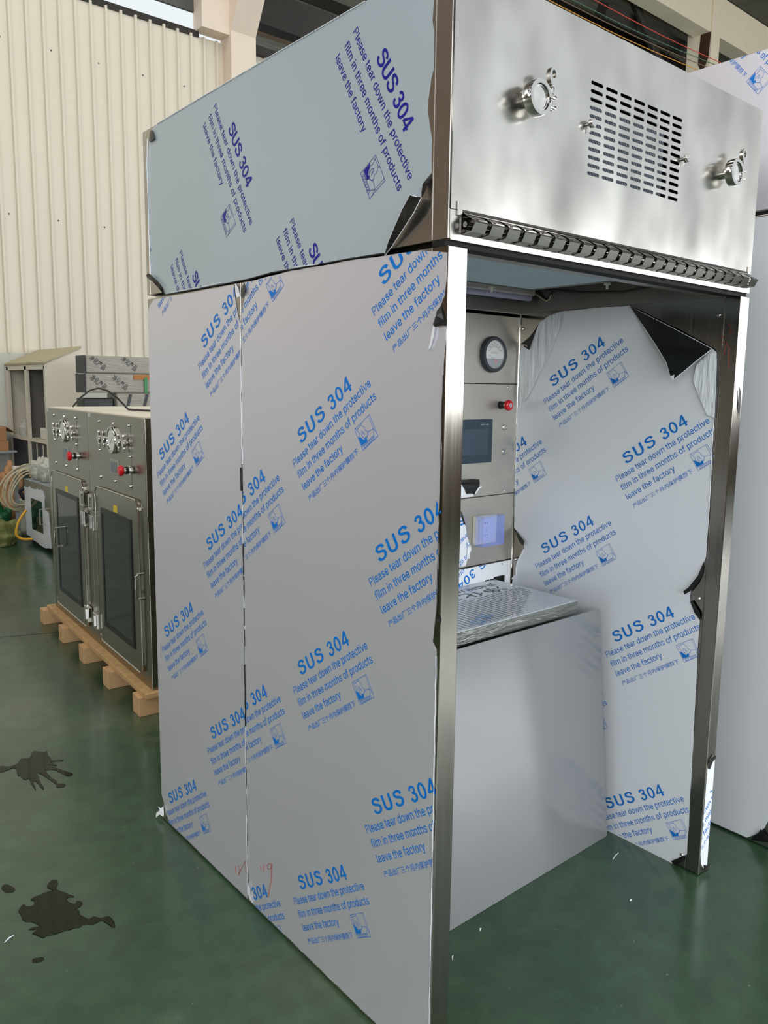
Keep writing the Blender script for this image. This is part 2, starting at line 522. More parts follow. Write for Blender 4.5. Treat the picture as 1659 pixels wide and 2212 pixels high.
# letter outlines of the film print: advance, vertex list, triangle list (1/1000 em)
GLYPH = {
    'a': (389, '217,-3,191,-10,160,-13,125,-9,93,1,65,19,44,42,31,72,26,108,30,139,40,163,55,182,75,197,99,207,124,215,151,220,178,224,209,228,233,231,251,234,263,238,269,245,272,255,272,257,269,278,263,295,253,308,238,318,219,325,196,327,171,325,151,319,134,309,121,298,111,285,102,269,35,289,54,324,76,349,102,367,132,379,163,386,194,388,216,387,240,383,264,376,288,364,309,346,326,322,337,291,341,251,341,-4,273,-4,273,48,275,48,267,36,255,22,238,8,131,56,149,51,170,49,201,53,226,62,246,77,260,95,269,116,272,138,272,182,272,182,261,178,247,175,232,172,216,169,201,167,187,166,176,164,155,160,136,155,119,147,107,137,99,123,96,105,98,88,105,75,116,64', '41,43,42,41,44,43,40,44,41,40,45,44,39,45,40,39,46,45,38,46,39,38,47,46,37,47,38,37,29,47,29,48,47,37,30,29,28,48,29,37,31,30,27,48,28,36,31,37,27,49,48,36,32,31,26,49,27,36,33,32,25,49,26,36,34,33,24,49,25,24,50,49,35,34,36,23,50,24,22,50,23,21,50,22,21,51,50,20,51,21,19,67,20,67,51,20,18,67,19,17,67,18,16,67,17,15,67,16,14,67,15,13,67,14,12,67,13,11,67,12,10,67,11,10,68,67,66,51,67,10,69,68,10,70,69,10,71,70,10,72,71,10,73,72,10,74,73,10,75,74,10,76,75,9,76,10,9,77,76,9,78,77,9,79,78,8,79,9,65,51,66,8,80,79,8,81,80,64,51,65,7,81,8,7,82,81,63,51,64,7,83,82,62,54,63,54,51,63,7,84,83,6,84,7,6,58,84,61,54,62,6,59,58,60,54,61,6,60,59,6,53,60,53,54,60,6,55,53,55,52,53,55,51,54,5,55,6,5,56,55,52,51,55,5,57,56,4,57,5,4,0,57,3,0,4,3,1,0,2,1,3'),
    'c': (396, '262,-5,235,-10,207,-12,158,-6,115,13,79,43,52,83,36,132,30,187,36,244,52,293,79,333,115,363,158,382,207,388,235,387,261,381,285,372,307,359,327,343,343,324,356,302,367,274,300,257,294,275,287,287,278,298,267,307,255,315,241,321,225,325,207,326,174,321,148,307,127,285,112,257,103,224,100,187,103,152,112,119,127,91,148,69,174,55,207,50,225,52,241,55,256,61,268,69,279,79,288,91,295,104,302,122,368,105,358,76,345,54,328,34,309,18,286,5', '13,15,14,13,16,15,12,16,13,12,17,16,12,18,17,11,18,12,11,19,18,11,20,19,10,32,11,32,31,11,31,20,11,30,20,31,29,20,30,29,21,20,10,33,32,28,21,29,27,21,28,26,21,27,10,34,33,26,22,21,25,22,26,9,34,10,24,22,25,9,35,34,23,22,24,9,36,35,8,36,9,8,37,36,8,38,37,7,38,8,7,39,38,6,39,7,50,52,51,6,40,39,50,53,52,49,53,50,6,41,40,48,53,49,5,41,6,47,53,48,47,54,53,46,54,47,5,42,41,45,54,46,44,54,45,5,43,42,44,55,54,43,55,44,5,55,43,4,55,5,4,56,55,4,57,56,3,57,4,3,0,57,3,1,0,2,1,3'),
    'd': (424, '254,0,228,-9,195,-12,149,-6,109,13,76,43,51,83,35,132,30,189,35,245,51,294,76,334,110,364,150,382,196,388,229,385,255,376,275,363,290,348,302,334,308,323,307,323,307,513,376,513,376,-4,309,-4,309,55,309,55,302,44,290,29,274,13,148,69,173,55,205,51,235,55,261,68,281,89,296,117,305,150,308,189,305,228,296,261,281,288,261,309,235,321,205,326,173,321,147,308,127,287,112,260,103,227,100,189,103,152,112,118,127,90', '21,23,22,21,20,23,20,24,23,13,15,14,13,16,15,12,16,13,12,17,16,11,17,12,11,18,17,11,19,18,10,46,11,46,45,11,45,19,11,45,20,19,44,20,45,44,43,20,43,42,20,42,41,20,41,24,20,10,47,46,10,48,47,9,48,10,9,49,48,40,24,41,9,50,49,8,50,9,39,24,40,8,51,50,38,24,39,8,52,51,7,52,8,7,53,52,37,24,38,6,53,7,6,54,53,36,24,37,6,31,54,35,27,36,27,24,36,5,31,6,5,32,31,34,27,35,5,33,32,33,26,34,26,27,34,33,28,26,28,25,26,28,24,27,5,28,33,5,29,28,25,24,28,4,29,5,4,30,29,4,0,30,3,0,4,3,1,0,2,1,3'),
    'e': (404, '284,1,250,-9,212,-12,160,-6,115,13,79,43,52,83,36,131,30,187,35,243,52,291,78,332,113,363,156,382,205,388,237,386,267,378,296,364,322,344,344,317,361,283,372,242,375,194,375,165,71,165,71,225,351,225,306,195,303,237,294,267,280,292,260,310,235,322,205,326,174,322,149,310,128,291,113,268,103,240,100,211,100,178,104,140,114,108,131,83,153,65,180,54,212,50,233,52,252,57,269,64,283,76,294,90,303,110,370,94,357,61,338,36,314,16', '13,15,14,13,16,15,12,16,13,12,17,16,12,18,17,11,18,12,11,33,18,33,19,18,10,34,11,34,33,11,32,19,33,31,19,32,10,35,34,31,20,19,30,20,31,10,36,35,29,20,30,10,37,36,9,37,10,29,21,20,9,38,37,28,21,29,8,25,9,25,38,9,28,26,21,26,22,21,25,39,38,27,26,28,8,24,25,39,26,25,39,22,26,40,22,39,40,23,22,7,24,8,41,23,40,7,41,24,41,23,24,7,42,41,6,42,7,51,53,52,6,43,42,51,54,53,50,54,51,5,43,6,5,44,43,49,54,50,5,45,44,48,54,49,48,55,54,47,55,48,5,46,45,46,55,47,5,55,46,4,55,5,4,56,55,4,0,56,3,0,4,3,1,0,2,1,3'),
    'f': (254, '2,383,232,383,232,323,2,323,146,-4,77,-4,77,432,80,462,92,488,110,508,133,522,160,531,187,534,207,533,223,531,235,528,248,524,230,463,221,466,214,468,205,469,195,470,172,467,157,457,149,441,146,418', '11,13,12,11,14,13,10,14,11,10,15,14,10,16,15,10,17,16,9,17,10,8,19,9,19,18,9,18,17,9,7,21,8,21,20,8,20,19,8,7,22,21,7,23,22,6,23,7,6,24,23,6,25,24,5,25,6,5,4,25,3,1,0,3,2,1'),
    'h': (410, '130,281,121,256,118,226,118,-4,49,-4,49,513,118,513,118,283,96,283,120,335,150,365,186,383,227,388,265,384,297,372,324,351,344,323,357,286,361,241,361,-4,292,-4,292,235,286,273,270,302,244,319,210,325,185,322,163,314,144,300', '4,6,5,4,8,6,8,7,6,11,13,12,11,14,13,10,14,11,10,15,14,9,15,10,9,16,15,8,27,9,27,26,9,26,25,9,25,16,9,24,16,25,24,17,16,23,17,24,8,28,27,22,17,23,8,0,28,22,18,17,4,1,8,1,0,8,21,18,22,4,2,1,21,19,18,20,19,21,4,3,2'),
    'i': (167, '117,452,102,442,84,439,66,442,51,452,41,466,37,483,41,500,51,515,66,525,84,528,102,525,117,515,127,500,130,483,127,466,118,-4,49,-4,49,383,118,383', '17,19,18,17,16,19,9,11,10,9,12,11,8,12,9,8,13,12,7,13,8,6,13,7,6,14,13,5,14,6,5,15,14,4,15,5,4,0,15,3,0,4,3,1,0,2,1,3'),
    'l': (189, '162,-5,151,-6,139,-6,100,-1,71,17,54,46,49,84,49,513,118,513,118,99,119,77,124,65,132,58,146,56,154,56,160,57,164,57,173,59,185,0,173,-3', '6,8,7,6,9,8,6,10,9,5,10,6,5,11,10,5,12,11,16,18,17,5,13,12,15,18,16,14,18,15,13,18,14,5,18,13,4,18,5,3,18,4,3,19,18,2,19,3,2,0,19,2,1,0'),
    'm': (610, '118,-4,49,-4,49,383,116,383,116,291,102,291,114,325,129,348,148,367,170,380,194,388,219,390,259,384,290,364,312,333,326,291,307,291,318,323,334,346,355,365,379,379,407,387,437,390,469,386,499,375,524,357,544,330,557,296,561,255,561,-4,492,-4,492,253,486,287,470,310,446,322,418,326,396,324,376,316,360,304,349,288,342,269,339,247,339,-4,270,-4,270,259,265,287,250,308,228,322,199,326,179,324,159,317,143,304,129,287,121,265,118,238', '10,12,11,21,23,22,9,12,10,20,23,21,20,24,23,9,13,12,1,3,2,1,5,3,5,6,3,6,4,3,8,13,9,19,24,20,19,25,24,7,13,8,18,25,19,7,14,13,18,26,25,6,14,7,17,35,18,35,26,18,6,48,14,48,47,14,47,15,14,35,34,26,34,27,26,17,36,35,6,49,48,4,50,6,50,49,6,17,37,36,16,37,17,33,27,34,46,15,47,4,51,50,16,38,37,32,27,33,45,16,46,16,15,46,4,52,51,16,39,38,32,28,27,1,4,5,1,53,4,53,52,4,45,39,16,45,40,39,31,28,32,44,40,45,44,41,40,1,54,53,43,41,44,31,29,28,30,29,31,43,42,41,1,0,54'),
    'n': (410, '130,281,121,256,118,226,118,-4,49,-4,49,383,116,383,116,283,96,283,120,335,150,365,186,383,227,388,265,384,297,372,324,351,344,323,357,286,361,241,361,-4,292,-4,292,235,286,273,270,302,244,319,210,325,185,322,163,314,144,300', '11,13,12,11,14,13,4,8,5,8,6,5,8,7,6,10,14,11,10,15,14,9,15,10,9,16,15,8,27,9,27,26,9,26,25,9,25,16,9,24,16,25,24,17,16,23,17,24,8,28,27,22,17,23,8,0,28,22,18,17,4,1,8,1,0,8,21,18,22,4,2,1,21,19,18,20,19,21,4,3,2'),
    'o': (415, '301,13,257,-6,207,-12,158,-6,115,13,79,43,52,83,36,132,30,187,36,244,52,293,79,333,115,363,158,382,207,388,257,382,301,363,336,333,363,293,380,244,385,187,380,132,363,83,336,43,148,69,174,55,207,50,241,55,268,69,289,91,303,119,312,152,315,187,312,224,303,257,289,285,268,307,241,321,207,326,174,321,148,307,127,285,112,257,103,224,100,187,103,152,112,119,127,91', '13,15,14,13,16,15,12,16,13,12,17,16,11,17,12,11,38,17,38,37,17,37,18,17,10,39,11,39,38,11,10,40,39,36,18,37,10,41,40,35,18,36,9,41,10,35,19,18,9,42,41,34,19,35,9,43,42,33,19,34,8,43,9,33,20,19,8,44,43,32,20,33,8,45,44,31,20,32,31,21,20,7,45,8,7,46,45,30,21,31,30,22,21,6,46,7,29,22,30,6,47,46,28,22,29,6,24,47,28,23,22,5,24,6,27,23,28,5,25,24,26,23,27,5,26,25,5,23,26,4,23,5,4,0,23,3,0,4,3,1,0,2,1,3'),
    'p': (424, '118,-147,49,-147,49,383,116,383,116,323,116,323,123,334,134,348,149,363,170,376,196,385,229,388,275,382,315,364,348,334,373,294,389,245,394,189,389,132,374,83,349,43,315,13,275,-6,230,-12,197,-9,171,0,150,13,135,29,123,44,116,55,118,55,164,68,190,55,220,51,251,55,277,69,297,90,312,118,321,152,324,189,321,227,312,260,298,287,277,308,252,321,220,326,189,321,164,309,143,288,129,261,120,228,117,189,120,150,129,117,144,89', '10,12,11,9,12,10,1,3,2,1,4,3,9,13,12,8,13,9,8,14,13,7,14,8,6,14,7,6,45,14,45,44,14,44,15,14,5,45,6,5,46,45,1,5,4,1,50,5,50,49,5,49,48,5,48,47,5,47,46,5,43,15,44,42,15,43,42,16,15,41,16,42,40,16,41,40,17,16,1,51,50,39,17,40,1,52,51,38,17,39,38,18,17,37,18,38,1,53,52,37,19,18,36,19,37,1,29,53,29,54,53,35,19,36,29,31,54,35,20,19,34,20,35,29,32,31,33,20,34,29,30,32,30,33,32,1,28,29,0,28,30,28,33,30,28,20,33,1,0,28,27,20,28,27,21,20,26,21,27,25,21,26,25,22,21,24,22,25,24,23,22'),
    'r': (259, '118,-4,49,-4,49,383,116,383,116,325,113,325,127,349,150,371,180,384,213,389,221,389,229,388,238,388,247,388,247,318,238,319,229,320,219,321,207,322,183,319,161,311,143,298,129,281,121,261,118,237', '8,10,9,8,11,10,8,12,11,8,13,12,8,14,13,7,14,8,1,3,2,1,5,3,5,4,3,6,14,7,5,17,6,17,16,6,16,15,6,15,14,6,1,23,5,23,22,5,22,21,5,21,20,5,20,19,5,19,18,5,18,17,5,1,24,23,1,0,24'),
    's': (365, '261,3,224,-8,182,-12,144,-9,111,0,82,15,59,35,42,62,30,97,96,111,109,82,126,64,151,53,181,49,216,54,242,66,259,83,264,103,261,119,251,133,235,143,211,151,148,166,102,182,69,205,49,236,43,274,47,306,62,334,84,357,113,374,148,385,187,388,224,385,255,376,281,361,302,342,317,318,329,287,266,273,255,295,240,312,218,324,187,329,157,325,133,314,118,297,113,277,116,260,127,246,145,235,173,227,231,213,276,197,309,174,329,144,335,107,330,74,316,45,292,21', '31,33,32,31,34,33,30,34,31,30,35,34,29,35,30,29,36,35,28,36,29,28,43,36,43,37,36,27,44,28,44,43,28,42,37,43,27,45,44,41,37,42,41,38,37,27,46,45,40,38,41,26,46,27,26,47,46,39,38,40,26,48,47,25,48,26,25,49,48,25,50,49,24,50,25,24,51,50,24,52,51,24,53,52,23,53,24,23,54,53,22,54,23,22,55,54,21,55,22,20,55,21,20,56,55,19,56,20,18,56,19,17,56,18,8,10,9,17,57,56,16,57,17,7,10,8,15,57,16,7,11,10,15,58,57,14,58,15,7,12,11,6,12,7,13,58,14,6,13,12,6,58,13,6,59,58,5,59,6,5,0,59,4,0,5,4,1,0,3,1,4,3,2,1'),
    't': (227, '2,383,208,383,208,323,2,323,61,93,61,475,130,475,130,98,132,77,139,64,151,57,171,54,177,54,185,55,193,56,205,58,218,-1,204,-5,192,-7,180,-8,168,-8,123,-2,89,18,68,50', '4,6,5,4,7,6,3,1,0,3,2,1,4,8,7,23,8,4,23,9,8,23,10,9,14,16,15,23,11,10,13,16,14,12,16,13,11,16,12,23,16,11,22,16,23,21,16,22,21,17,16,20,17,21,20,18,17,20,19,18'),
    'u': (410, '259,14,223,-3,182,-9,145,-5,113,7,86,28,66,57,53,94,49,139,49,383,118,383,118,144,123,106,140,78,166,60,200,54,225,57,247,66,266,79,280,99,289,123,292,153,292,383,361,383,361,-4,294,-4,294,96,314,96,289,44', '8,10,9,8,11,10,21,23,22,21,24,23,20,27,21,27,24,21,8,12,11,7,12,8,19,27,20,7,13,12,18,26,19,26,27,19,18,28,26,28,25,26,28,24,27,6,13,7,17,28,18,6,14,13,16,28,17,6,15,14,15,28,16,5,15,6,5,28,15,5,0,28,25,24,28,4,0,5,4,1,0,3,1,4,3,2,1'),
    'v': (389, '229,-4,160,-4,12,383,87,383,169,156,181,122,191,88,200,54,211,17,179,17,190,54,199,88,209,122,220,156,302,383,377,383', '1,3,2,1,4,3,13,15,14,13,0,15,1,5,4,12,0,13,1,6,5,11,0,12,1,10,6,10,7,6,10,7,11,7,0,11,1,9,10,8,0,7,1,8,9,1,0,8'),
    'w': (567, '202,-4,135,-4,17,383,90,383,137,215,147,178,158,138,168,92,180,37,160,37,171,91,182,136,192,177,202,215,249,383,320,383,365,215,375,177,385,137,396,92,407,37,386,37,398,91,409,136,420,177,430,215,477,383,550,383,432,-4,365,-4,315,171,308,197,301,224,294,251,287,279,280,308,271,342,296,342,288,308,281,280,274,251,266,224,259,197,252,171', '1,3,2,1,4,3,13,36,14,36,15,14,36,37,15,37,16,15,25,27,26,25,28,27,13,35,36,38,16,37,39,34,38,34,16,38,13,39,35,39,34,35,13,40,39,33,16,34,32,16,33,13,41,40,31,16,32,13,42,41,1,5,4,24,28,25,12,42,13,31,17,16,30,17,31,12,43,42,1,6,5,30,18,17,23,28,24,11,43,12,29,18,30,11,0,43,1,7,6,29,19,18,22,28,23,10,0,11,1,9,7,9,8,7,29,21,19,21,20,19,21,28,22,9,0,10,1,0,9,29,28,21'),
    'y': (389, '64,-147,53,-145,43,-141,59,-81,72,-83,89,-86,103,-85,116,-80,127,-71,138,-56,147,-34,158,-1,12,383,87,383,169,156,181,122,191,88,200,54,211,17,178,17,189,54,199,88,209,122,220,156,302,383,377,383,208,-60,195,-87,180,-110,162,-127,141,-139,118,-147,92,-149,77,-149', '11,13,12,11,14,13,23,25,24,23,26,25,11,15,14,22,18,23,18,26,23,21,18,22,11,16,15,20,17,21,17,18,21,11,20,16,20,17,16,11,19,20,11,18,19,11,26,18,10,26,11,9,26,10,8,26,9,8,27,26,7,27,8,6,27,7,2,4,3,2,5,4,5,27,6,2,27,5,2,28,27,2,29,28,2,30,29,2,31,30,1,31,2,0,31,1,0,32,31,33,32,0'),
}


def sans(txt, x0, x1, base, cap, track=0):
    """a line in the plain sans-serif letters of the film print"""
    V, Fc, x = [], [], 0
    for ch in txt:
        if ch == ' ':
            x += 190 + track
            continue
        if ch == 'P':
            n = len(V)
            V += [(x + 50, 0), (x + 104, 0), (x + 104, 509), (x + 50, 509)]
            Fc.append((n, n + 1, n + 2, n + 3))
            bowl = [(104, 486), (260, 486)] + [(260 + 120 * math.sin(q * math.pi / 10), 366 + 120 * math.cos(q * math.pi / 10)) for q in range(1, 10)] + [(260, 246), (104, 246)]
            bv, bf = ribbon(bowl, 50)
            n = len(V)
            V += [(x + a_, c_) for a_, c_ in bv]
            Fc += [tuple(n + q for q in f_) for f_ in bf]
            x += 440 + track
            continue
        adv, vs, fs = GLYPH[ch]
        a = [int(q) for q in vs.split(',')]
        f = [int(q) for q in fs.split(',')]
        n = len(V)
        V += [(x + a[q], a[q + 1]) for q in range(0, len(a), 2)]
        Fc += [(n + f[q], n + f[q + 1], n + f[q + 2]) for q in range(0, len(f), 3)]
        x += adv + track
    mn, mx = min(v[0] for v in V), max(v[0] for v in V)
    k = (x1 - x0) / (mx - mn)
    return [(x0 + (a - mn) * k, base + c * cap / 509.0) for a, c in V], Fc


def merge(parts):
    V, Fc = [], []
    for vs, fs in parts:
        n = len(V)
        V += vs
        Fc += [tuple(i + n for i in f) for f in fs]
    return V, Fc


def stroke(pts, w, closed=False):
    V, Fc = [], []
    seq = list(zip(pts, pts[1:])) + ([(pts[-1], pts[0])] if closed else [])
    for a, c in seq:
        a, c = Vector(a), Vector(c)
        t = (c - a).normalized() if (c - a).length > 0 else Vector((1, 0))
        n = Vector((-t.y, t.x)) * w / 2
        a, c = a - t * w / 2, c + t * w / 2
        k = len(V)
        V += [tuple(a + n), tuple(c + n), tuple(c - n), tuple(a - n)]
        Fc.append((k, k + 1, k + 2, k + 3))
    return V, Fc


def tri_poly(pts):
    return list(pts), [tuple(t) for t in tessellate_polygon([[Vector((*p, 0)) for p in pts]])]


def pictogram(x, y, w, h):
    """hand peeling a film off a box; x, y = top-left corner"""
    q = lambda u, v: (x + u * w, y - v * h)
    L = 0.0011
    parts = [stroke([q(0, 0), q(1, 0), q(1, 1), q(0, 1)], L, True),
             tri_poly([q(.03, .36), q(.03, .80), q(.40, .82), q(.44, .66), q(.36, .62), q(.30, .70), q(.22, .62), q(.14, .50)]),
             stroke([q(0, .84), q(.80, .84), q(.92, .60), q(.62, .54), q(.55, .60)], L),
             stroke([q(.92, .60), q(1, .86)], L), stroke([q(.80, .84), q(.84, 1)], L),
             stroke([q(.45, .70), q(.62, .54)], L), stroke([q(.92, .0), q(.92, .58)], L * .8),
             stroke([q(.08, .10), q(.44, .06), q(.47, .0)], L), stroke([q(.08, .10), q(.06, .0)], L),
             stroke([q(.10, .12), q(.16, .28), q(.12, .42), q(.20, .60), q(.30, .72), q(.33, .66), q(.24, .54)], L),
             stroke([q(.42, .10), q(.52, .26), q(.50, .40), q(.60, .50), q(.56, .62), q(.46, .66)], L),
             stroke([q(.27, .56), q(.25, .40), q(.31, .30), q(.37, .36), q(.42, .54)], L),
             stroke([q(.37, .50), q(.33, .40)], L)]
    for k in range(6):
        u = .14 + k * .11
        parts.append(stroke([q(u, .97), q(u + .06, .88)], L))
    parts.append(stroke([q(.1, .97), q(.74, .97), q(.76, .88), q(.12, .88)], L * .7, True))
    return merge(parts)



def ribbon(pts, w, closed=False):
    """even-width band along a smooth path"""
    P2 = [Vector(p) for p in pts]
    n = len(P2)
    V, Fc = [], []
    for q, p in enumerate(P2):
        t = (P2[(q + 1) % n] - P2[q - 1]) if closed else (P2[min(q + 1, n - 1)] - P2[max(q - 1, 0)])
        t.normalize()
        nn = Vector((-t.y, t.x)) * w / 2
        V += [tuple(p + nn), tuple(p - nn)]
    for q in range(n if closed else n - 1):
        a, c = 2 * q, 2 * ((q + 1) % n)
        Fc.append((a, c, c + 1, a + 1))
    return V, Fc


def smooth(pts, k=5):
    """Catmull-Rom through the points"""
    P2 = [Vector(p) for p in pts]
    P2 = [P2[0] * 2 - P2[1]] + P2 + [P2[-1] * 2 - P2[-2]]
    out = []
    for q in range(1, len(P2) - 2):
        a, b_, c, d = P2[q - 1:q + 3]
        for r in range(k):
            t = r / k
            out.append(.5 * (2 * b_ + (c - a) * t + (2 * a - 5 * b_ + 4 * c - d) * t * t + (3 * b_ - a - 3 * c + d) * t ** 3))
    return out + [P2[-2]]


BW_ = .150
BOLD = {
    'S': (.62, [ribbon(smooth([(.535, .715), (.49, .85), (.40, .915), (.30, .925), (.18, .895), (.115, .80), (.125, .69), (.21, .605), (.34, .555), (.47, .495), (.535, .395), (.53, .26), (.455, .135), (.34, .080), (.24, .080), (.13, .135), (.075, .29)]), BW_)]),
    'U': (.64, [ribbon([Vector((.085, 1)), Vector((.085, .70))] + smooth([(.085, .42), (.095, .26), (.17, .12), (.31, .075), (.45, .12), (.525, .26), (.535, .42)]) + [Vector((.535, .70)), Vector((.535, 1))], BW_)]),
    '3': (.58, [ribbon(smooth([(.085, .73), (.13, .86), (.22, .92), (.32, .915), (.42, .85), (.445, .735), (.40, .62), (.31, .565), (.21, .56)]), BW_ - .01), ribbon(smooth([(.30, .548), (.41, .49), (.475, .39), (.47, .24), (.40, .125), (.28, .075), (.18, .09), (.10, .17), (.07, .29)]), BW_)]),
    '0': (.60, [ribbon([(.29 + .215 * math.cos(2 * math.pi * q / 36), .5 + .425 * math.sin(2 * math.pi * q / 36)) for q in range(36)], BW_ - .005, True)]),
    '4': (.62, [([(.36, 0), (.51, 0), (.51, 1), (.36, 1)], [(0, 1, 2, 3)]), ([(0, .225), (.36, .225), (.36, .355), (0, .355)], [(0, 1, 2, 3)]), ([(.51, .225), (.60, .225), (.60, .355), (.51, .355)], [(0, 1, 2, 3)]),
                ([(0, .355), (.155, .355), (.36, .755), (.36, 1.0)], [(0, 1, 2, 3)])])}


def bold(txt, x0, x1, base, cap, track=.05):
    parts, x = [], 0.0
    for ch in txt:
        adv, ps = BOLD[ch]
        parts += [([(a + x, c) for a, c in V], Fc) for V, Fc in ps]
        x += adv + track
    V, Fc = merge(parts)
    mn, mx = min(v[0] for v in V), max(v[0] for v in V)
    k = (x1 - x0) / (mx - mn)
    return [(x0 + (a - mn) * k, base + c * cap) for a, c in V], Fc


LIGHT_BLOCK = merge([
    bold('SUS', 0.0, .137, -.002, .039, .15), bold('304', .165, .268, -.004, .039, .11),
    sans('Please tear down the protective', -.0617, .3325, -.0375, .0205),
    sans('film in three months of products', -.060, .333, -.0740, .0205),
    sans('leave the factory', -.0576, .152, -.1110, .0205),
    line('\u4ea7\u54c1\u51fa\u5382\u4e09\u4e2a\u6708\u5185\u4fdd\u62a4\u819c\u6495\u4e0b', -.0506, .2026, -.1465, .0145, 0.004, .84),
    pictogram(.2204, -.091, .068, .059)])
DARK_BLOCK = merge([
    bold('SUS', 0.0, .103, .0, .038, .03), bold('304', .118, .206, .0, .038, .03),
    sans('Please tear down the protective', -.110, .302, -.0345, .0190),
    sans('film in three months of products', -.110, .300, -.0725, .0190),
    sans('leave the factory', -.110, .107, -.1110, .0190),
    pictogram(.180, -.096, .070, .062)])


def add_print(mb, block, ox, oy, deg, to3d, outline, scale=1.0, mi=1, rect=None):
    """lay one printed block on a film plane, cut where the film ends"""
    V, Fc = block
    ca, sa = math.cos(math.radians(deg)) * scale, math.sin(math.radians(deg)) * scale
    V2 = [(ox + x * ca - y * sa, oy + x * sa + y * ca) for x, y in V]
    bm = bmesh.new()
    vs = [bm.verts.new((x, y, 0)) for x, y in V2]
    for f in Fc:
        try:
            bm.faces.new([vs[i] for i in f])
        except ValueError:
            pass
    if rect:
        x0, x1, y0, y1 = rect
        for co, no in (((x0, 0, 0), (-1, 0, 0)), ((x1, 0, 0), (1, 0, 0)), ((0, y0, 0), (0, -1, 0)), ((0, y1, 0), (0, 1, 0))):
            if bm.faces:
                bmesh.ops.bisect_plane(bm, geom=bm.verts[:] + bm.edges[:] + bm.faces[:], plane_co=co, plane_no=no, clear_outer=True)
    old = mb.mi
    mb.mi = mi
    for fi, f in enumerate(bm.faces):
        c = f.calc_center_median()
        if outline and not inside((c.x, c.y), outline):
            continue
        mb.poly([to3d(v.co.x, v.co.y, 0.0005 + (fi % 9) * 1.2e-5) for v in f.verts])
    bm.free()
    mb.mi = old


def film(name, parent, outline, to3d, blocks, mats, rect=None, label=None, thick=0.0005):
    """a sheet of protective film: outline in plane coordinates, print on top"""
    mb = MB()
    pts = [Vector(to3d(x, y, 0)) for x, y in outline]
    ext = Vector(to3d(0, 0, -thick)) - Vector(to3d(0, 0, 0))
    mb.slab(pts, ext)
    for blk, ox, oy, deg, sc in blocks:
        add_print(mb, blk, ox, oy, deg, to3d, outline, sc, 1, rect)
    bm = mb.bm
    me = bpy.data.meshes.new(name)
    bm.to_mesh(me)
    bm.free()
    for m in mats:
        me.materials.append(m)
    o = bpy.data.objects.new(name, me)
    COL.objects.link(o)
    o.parent = parent
    me.transform(WM[parent].inverted())
    WM[o] = WM[parent]
    if label:
        o['label'] = label
    return o


# =================================================================== THE HALL
m = MB(); m.box(-6.5, 32, -6.4, 21, -0.2, 0.0); m.build('floor', FLOOR, kind='structure')
A, Cc = P(0, 1377, 'z', 0), P(100, 1368, 'z', 0)
dv = (Cc - A).normalized()
A, Cc = A - dv * 4, Cc + dv * 3
nv = Vector((-dv.y, dv.x, 0)) * .004
m = MB(); m.poly([A + nv + Vector((0, 0, .0006)), A - nv + Vector((0, 0, .0006)), Cc - nv + Vector((0, 0, .0006)), Cc + nv + Vector((0, 0, .0006))])
m.build('floor_joint', mat('floor_joint_dark', S(36, 42, 36), 0.8), kind='structure')
m = MB()
for zz_ in (P(67, 95, 'y', 9.0).z, P(120, 474, 'y', 9.0).z):
    for k in range(28):
        xx_ = -1.2 + k * .282
        if xx_ < 4.4:
            m.lathe((xx_, 9.0, zz_ + .01 * math.sin(k * 3)), (0, -1, 0), [(0, 0), (0, .011), (.006, .009), (.008, 0)], 8)
m.build('trim_2', mat('cladding_screw', S(88, 82, 70), 0.5), kind='structure', label='screw heads along the cladding rails')
# ribbed cladding of the far wall, ribs every 19 cm
m = MB()
x = -6.5
prof = []
while x < 32:
    prof += [(x, 9.0), (x + .118, 9.0), (x + .126, 8.962), (x + .152, 8.962), (x + .160, 9.0)]
    x += .188
ZT = 6.22
top = [m._v((a, c, ZT)) for a, c in prof]
bot = [m._v((a, c, 2.0)) for a, c in prof]
tb = [m._v((a, 9.12, ZT)) for a, c in prof]
for i in range(len(prof) - 1):
    m.face([bot[i], bot[i + 1], top[i + 1], top[i]])
    m.face([top[i], top[i + 1], tb[i + 1], tb[i]])
m.build('wall_back', CREAM_W, kind='structure', label='cream ribbed metal cladding of the far wall')
m = MB(); m.box(-6.5, 32, 8.98, 9.12, 0, 2.0); m.build('wall_back_dado', mat('dado_paint', S(206, 208, 198), 0.6, var=0.04), kind='structure')
m = MB(); m.box(-6.5, 4.1, 8.985, 9.03, ZT - .02, ZT + .06); m.box(4.8, 32, 8.90, 9.10, ZT - .02, ZT + .09); m.build('trim_1', ROOFSTEEL, kind='structure', label='dark gutter beam along the top of the cladding')
m = MB(); m.box(-6.5, 4.06, 9.02, 9.06, 6.51, 10.6); m.build('wall_back_upper', DARKROOF, kind='structure')
m = MB(); m.box(-6.7, -6.5, -6.2, 9.1, 0, 3.5); m.box(-6.7, -6.5, -6.2, 9.1, 7.5, 10.6); m.box(-6.7, -6.5, 2.5, 9.1, 3.5, 7.5); m.box(-6.7, -6.5, -6.2, -5.45, 3.5, 7.5); m.build('wall_left', LEFTW, kind='structure')
m = MB(); m.box(11.6, 32, 20.9, 21.0, 0, 10.6); m.build('wall_far_bay', DARKROOF, kind='structure')
m = MB(); m.box(32, 32.2, -6.4, 21, 0, 10.6); m.build('wall_right', DARKROOF, kind='structure')
m = MB()
m.box(-6.5, 32, -6.2, -6.0, 0, 1.4); m.box(-6.5, 32, -6.2, -6.0, 3.4, 3.9); m.box(-6.5, 32, -6.2, -6.0, 7.75, 10.6)
m.box(16, 32, -6.2, -6.0, 1.4, 3.4); m.box(16, 32, -6.2, -6.0, 3.9, 5.5); m.box(16, 18, -6.2, -6.0, 5.5, 7.75); m.box(30, 32, -6.2, -6.0, 5.5, 7.75)
m.build('wall_front', LEFTW, kind='structure')
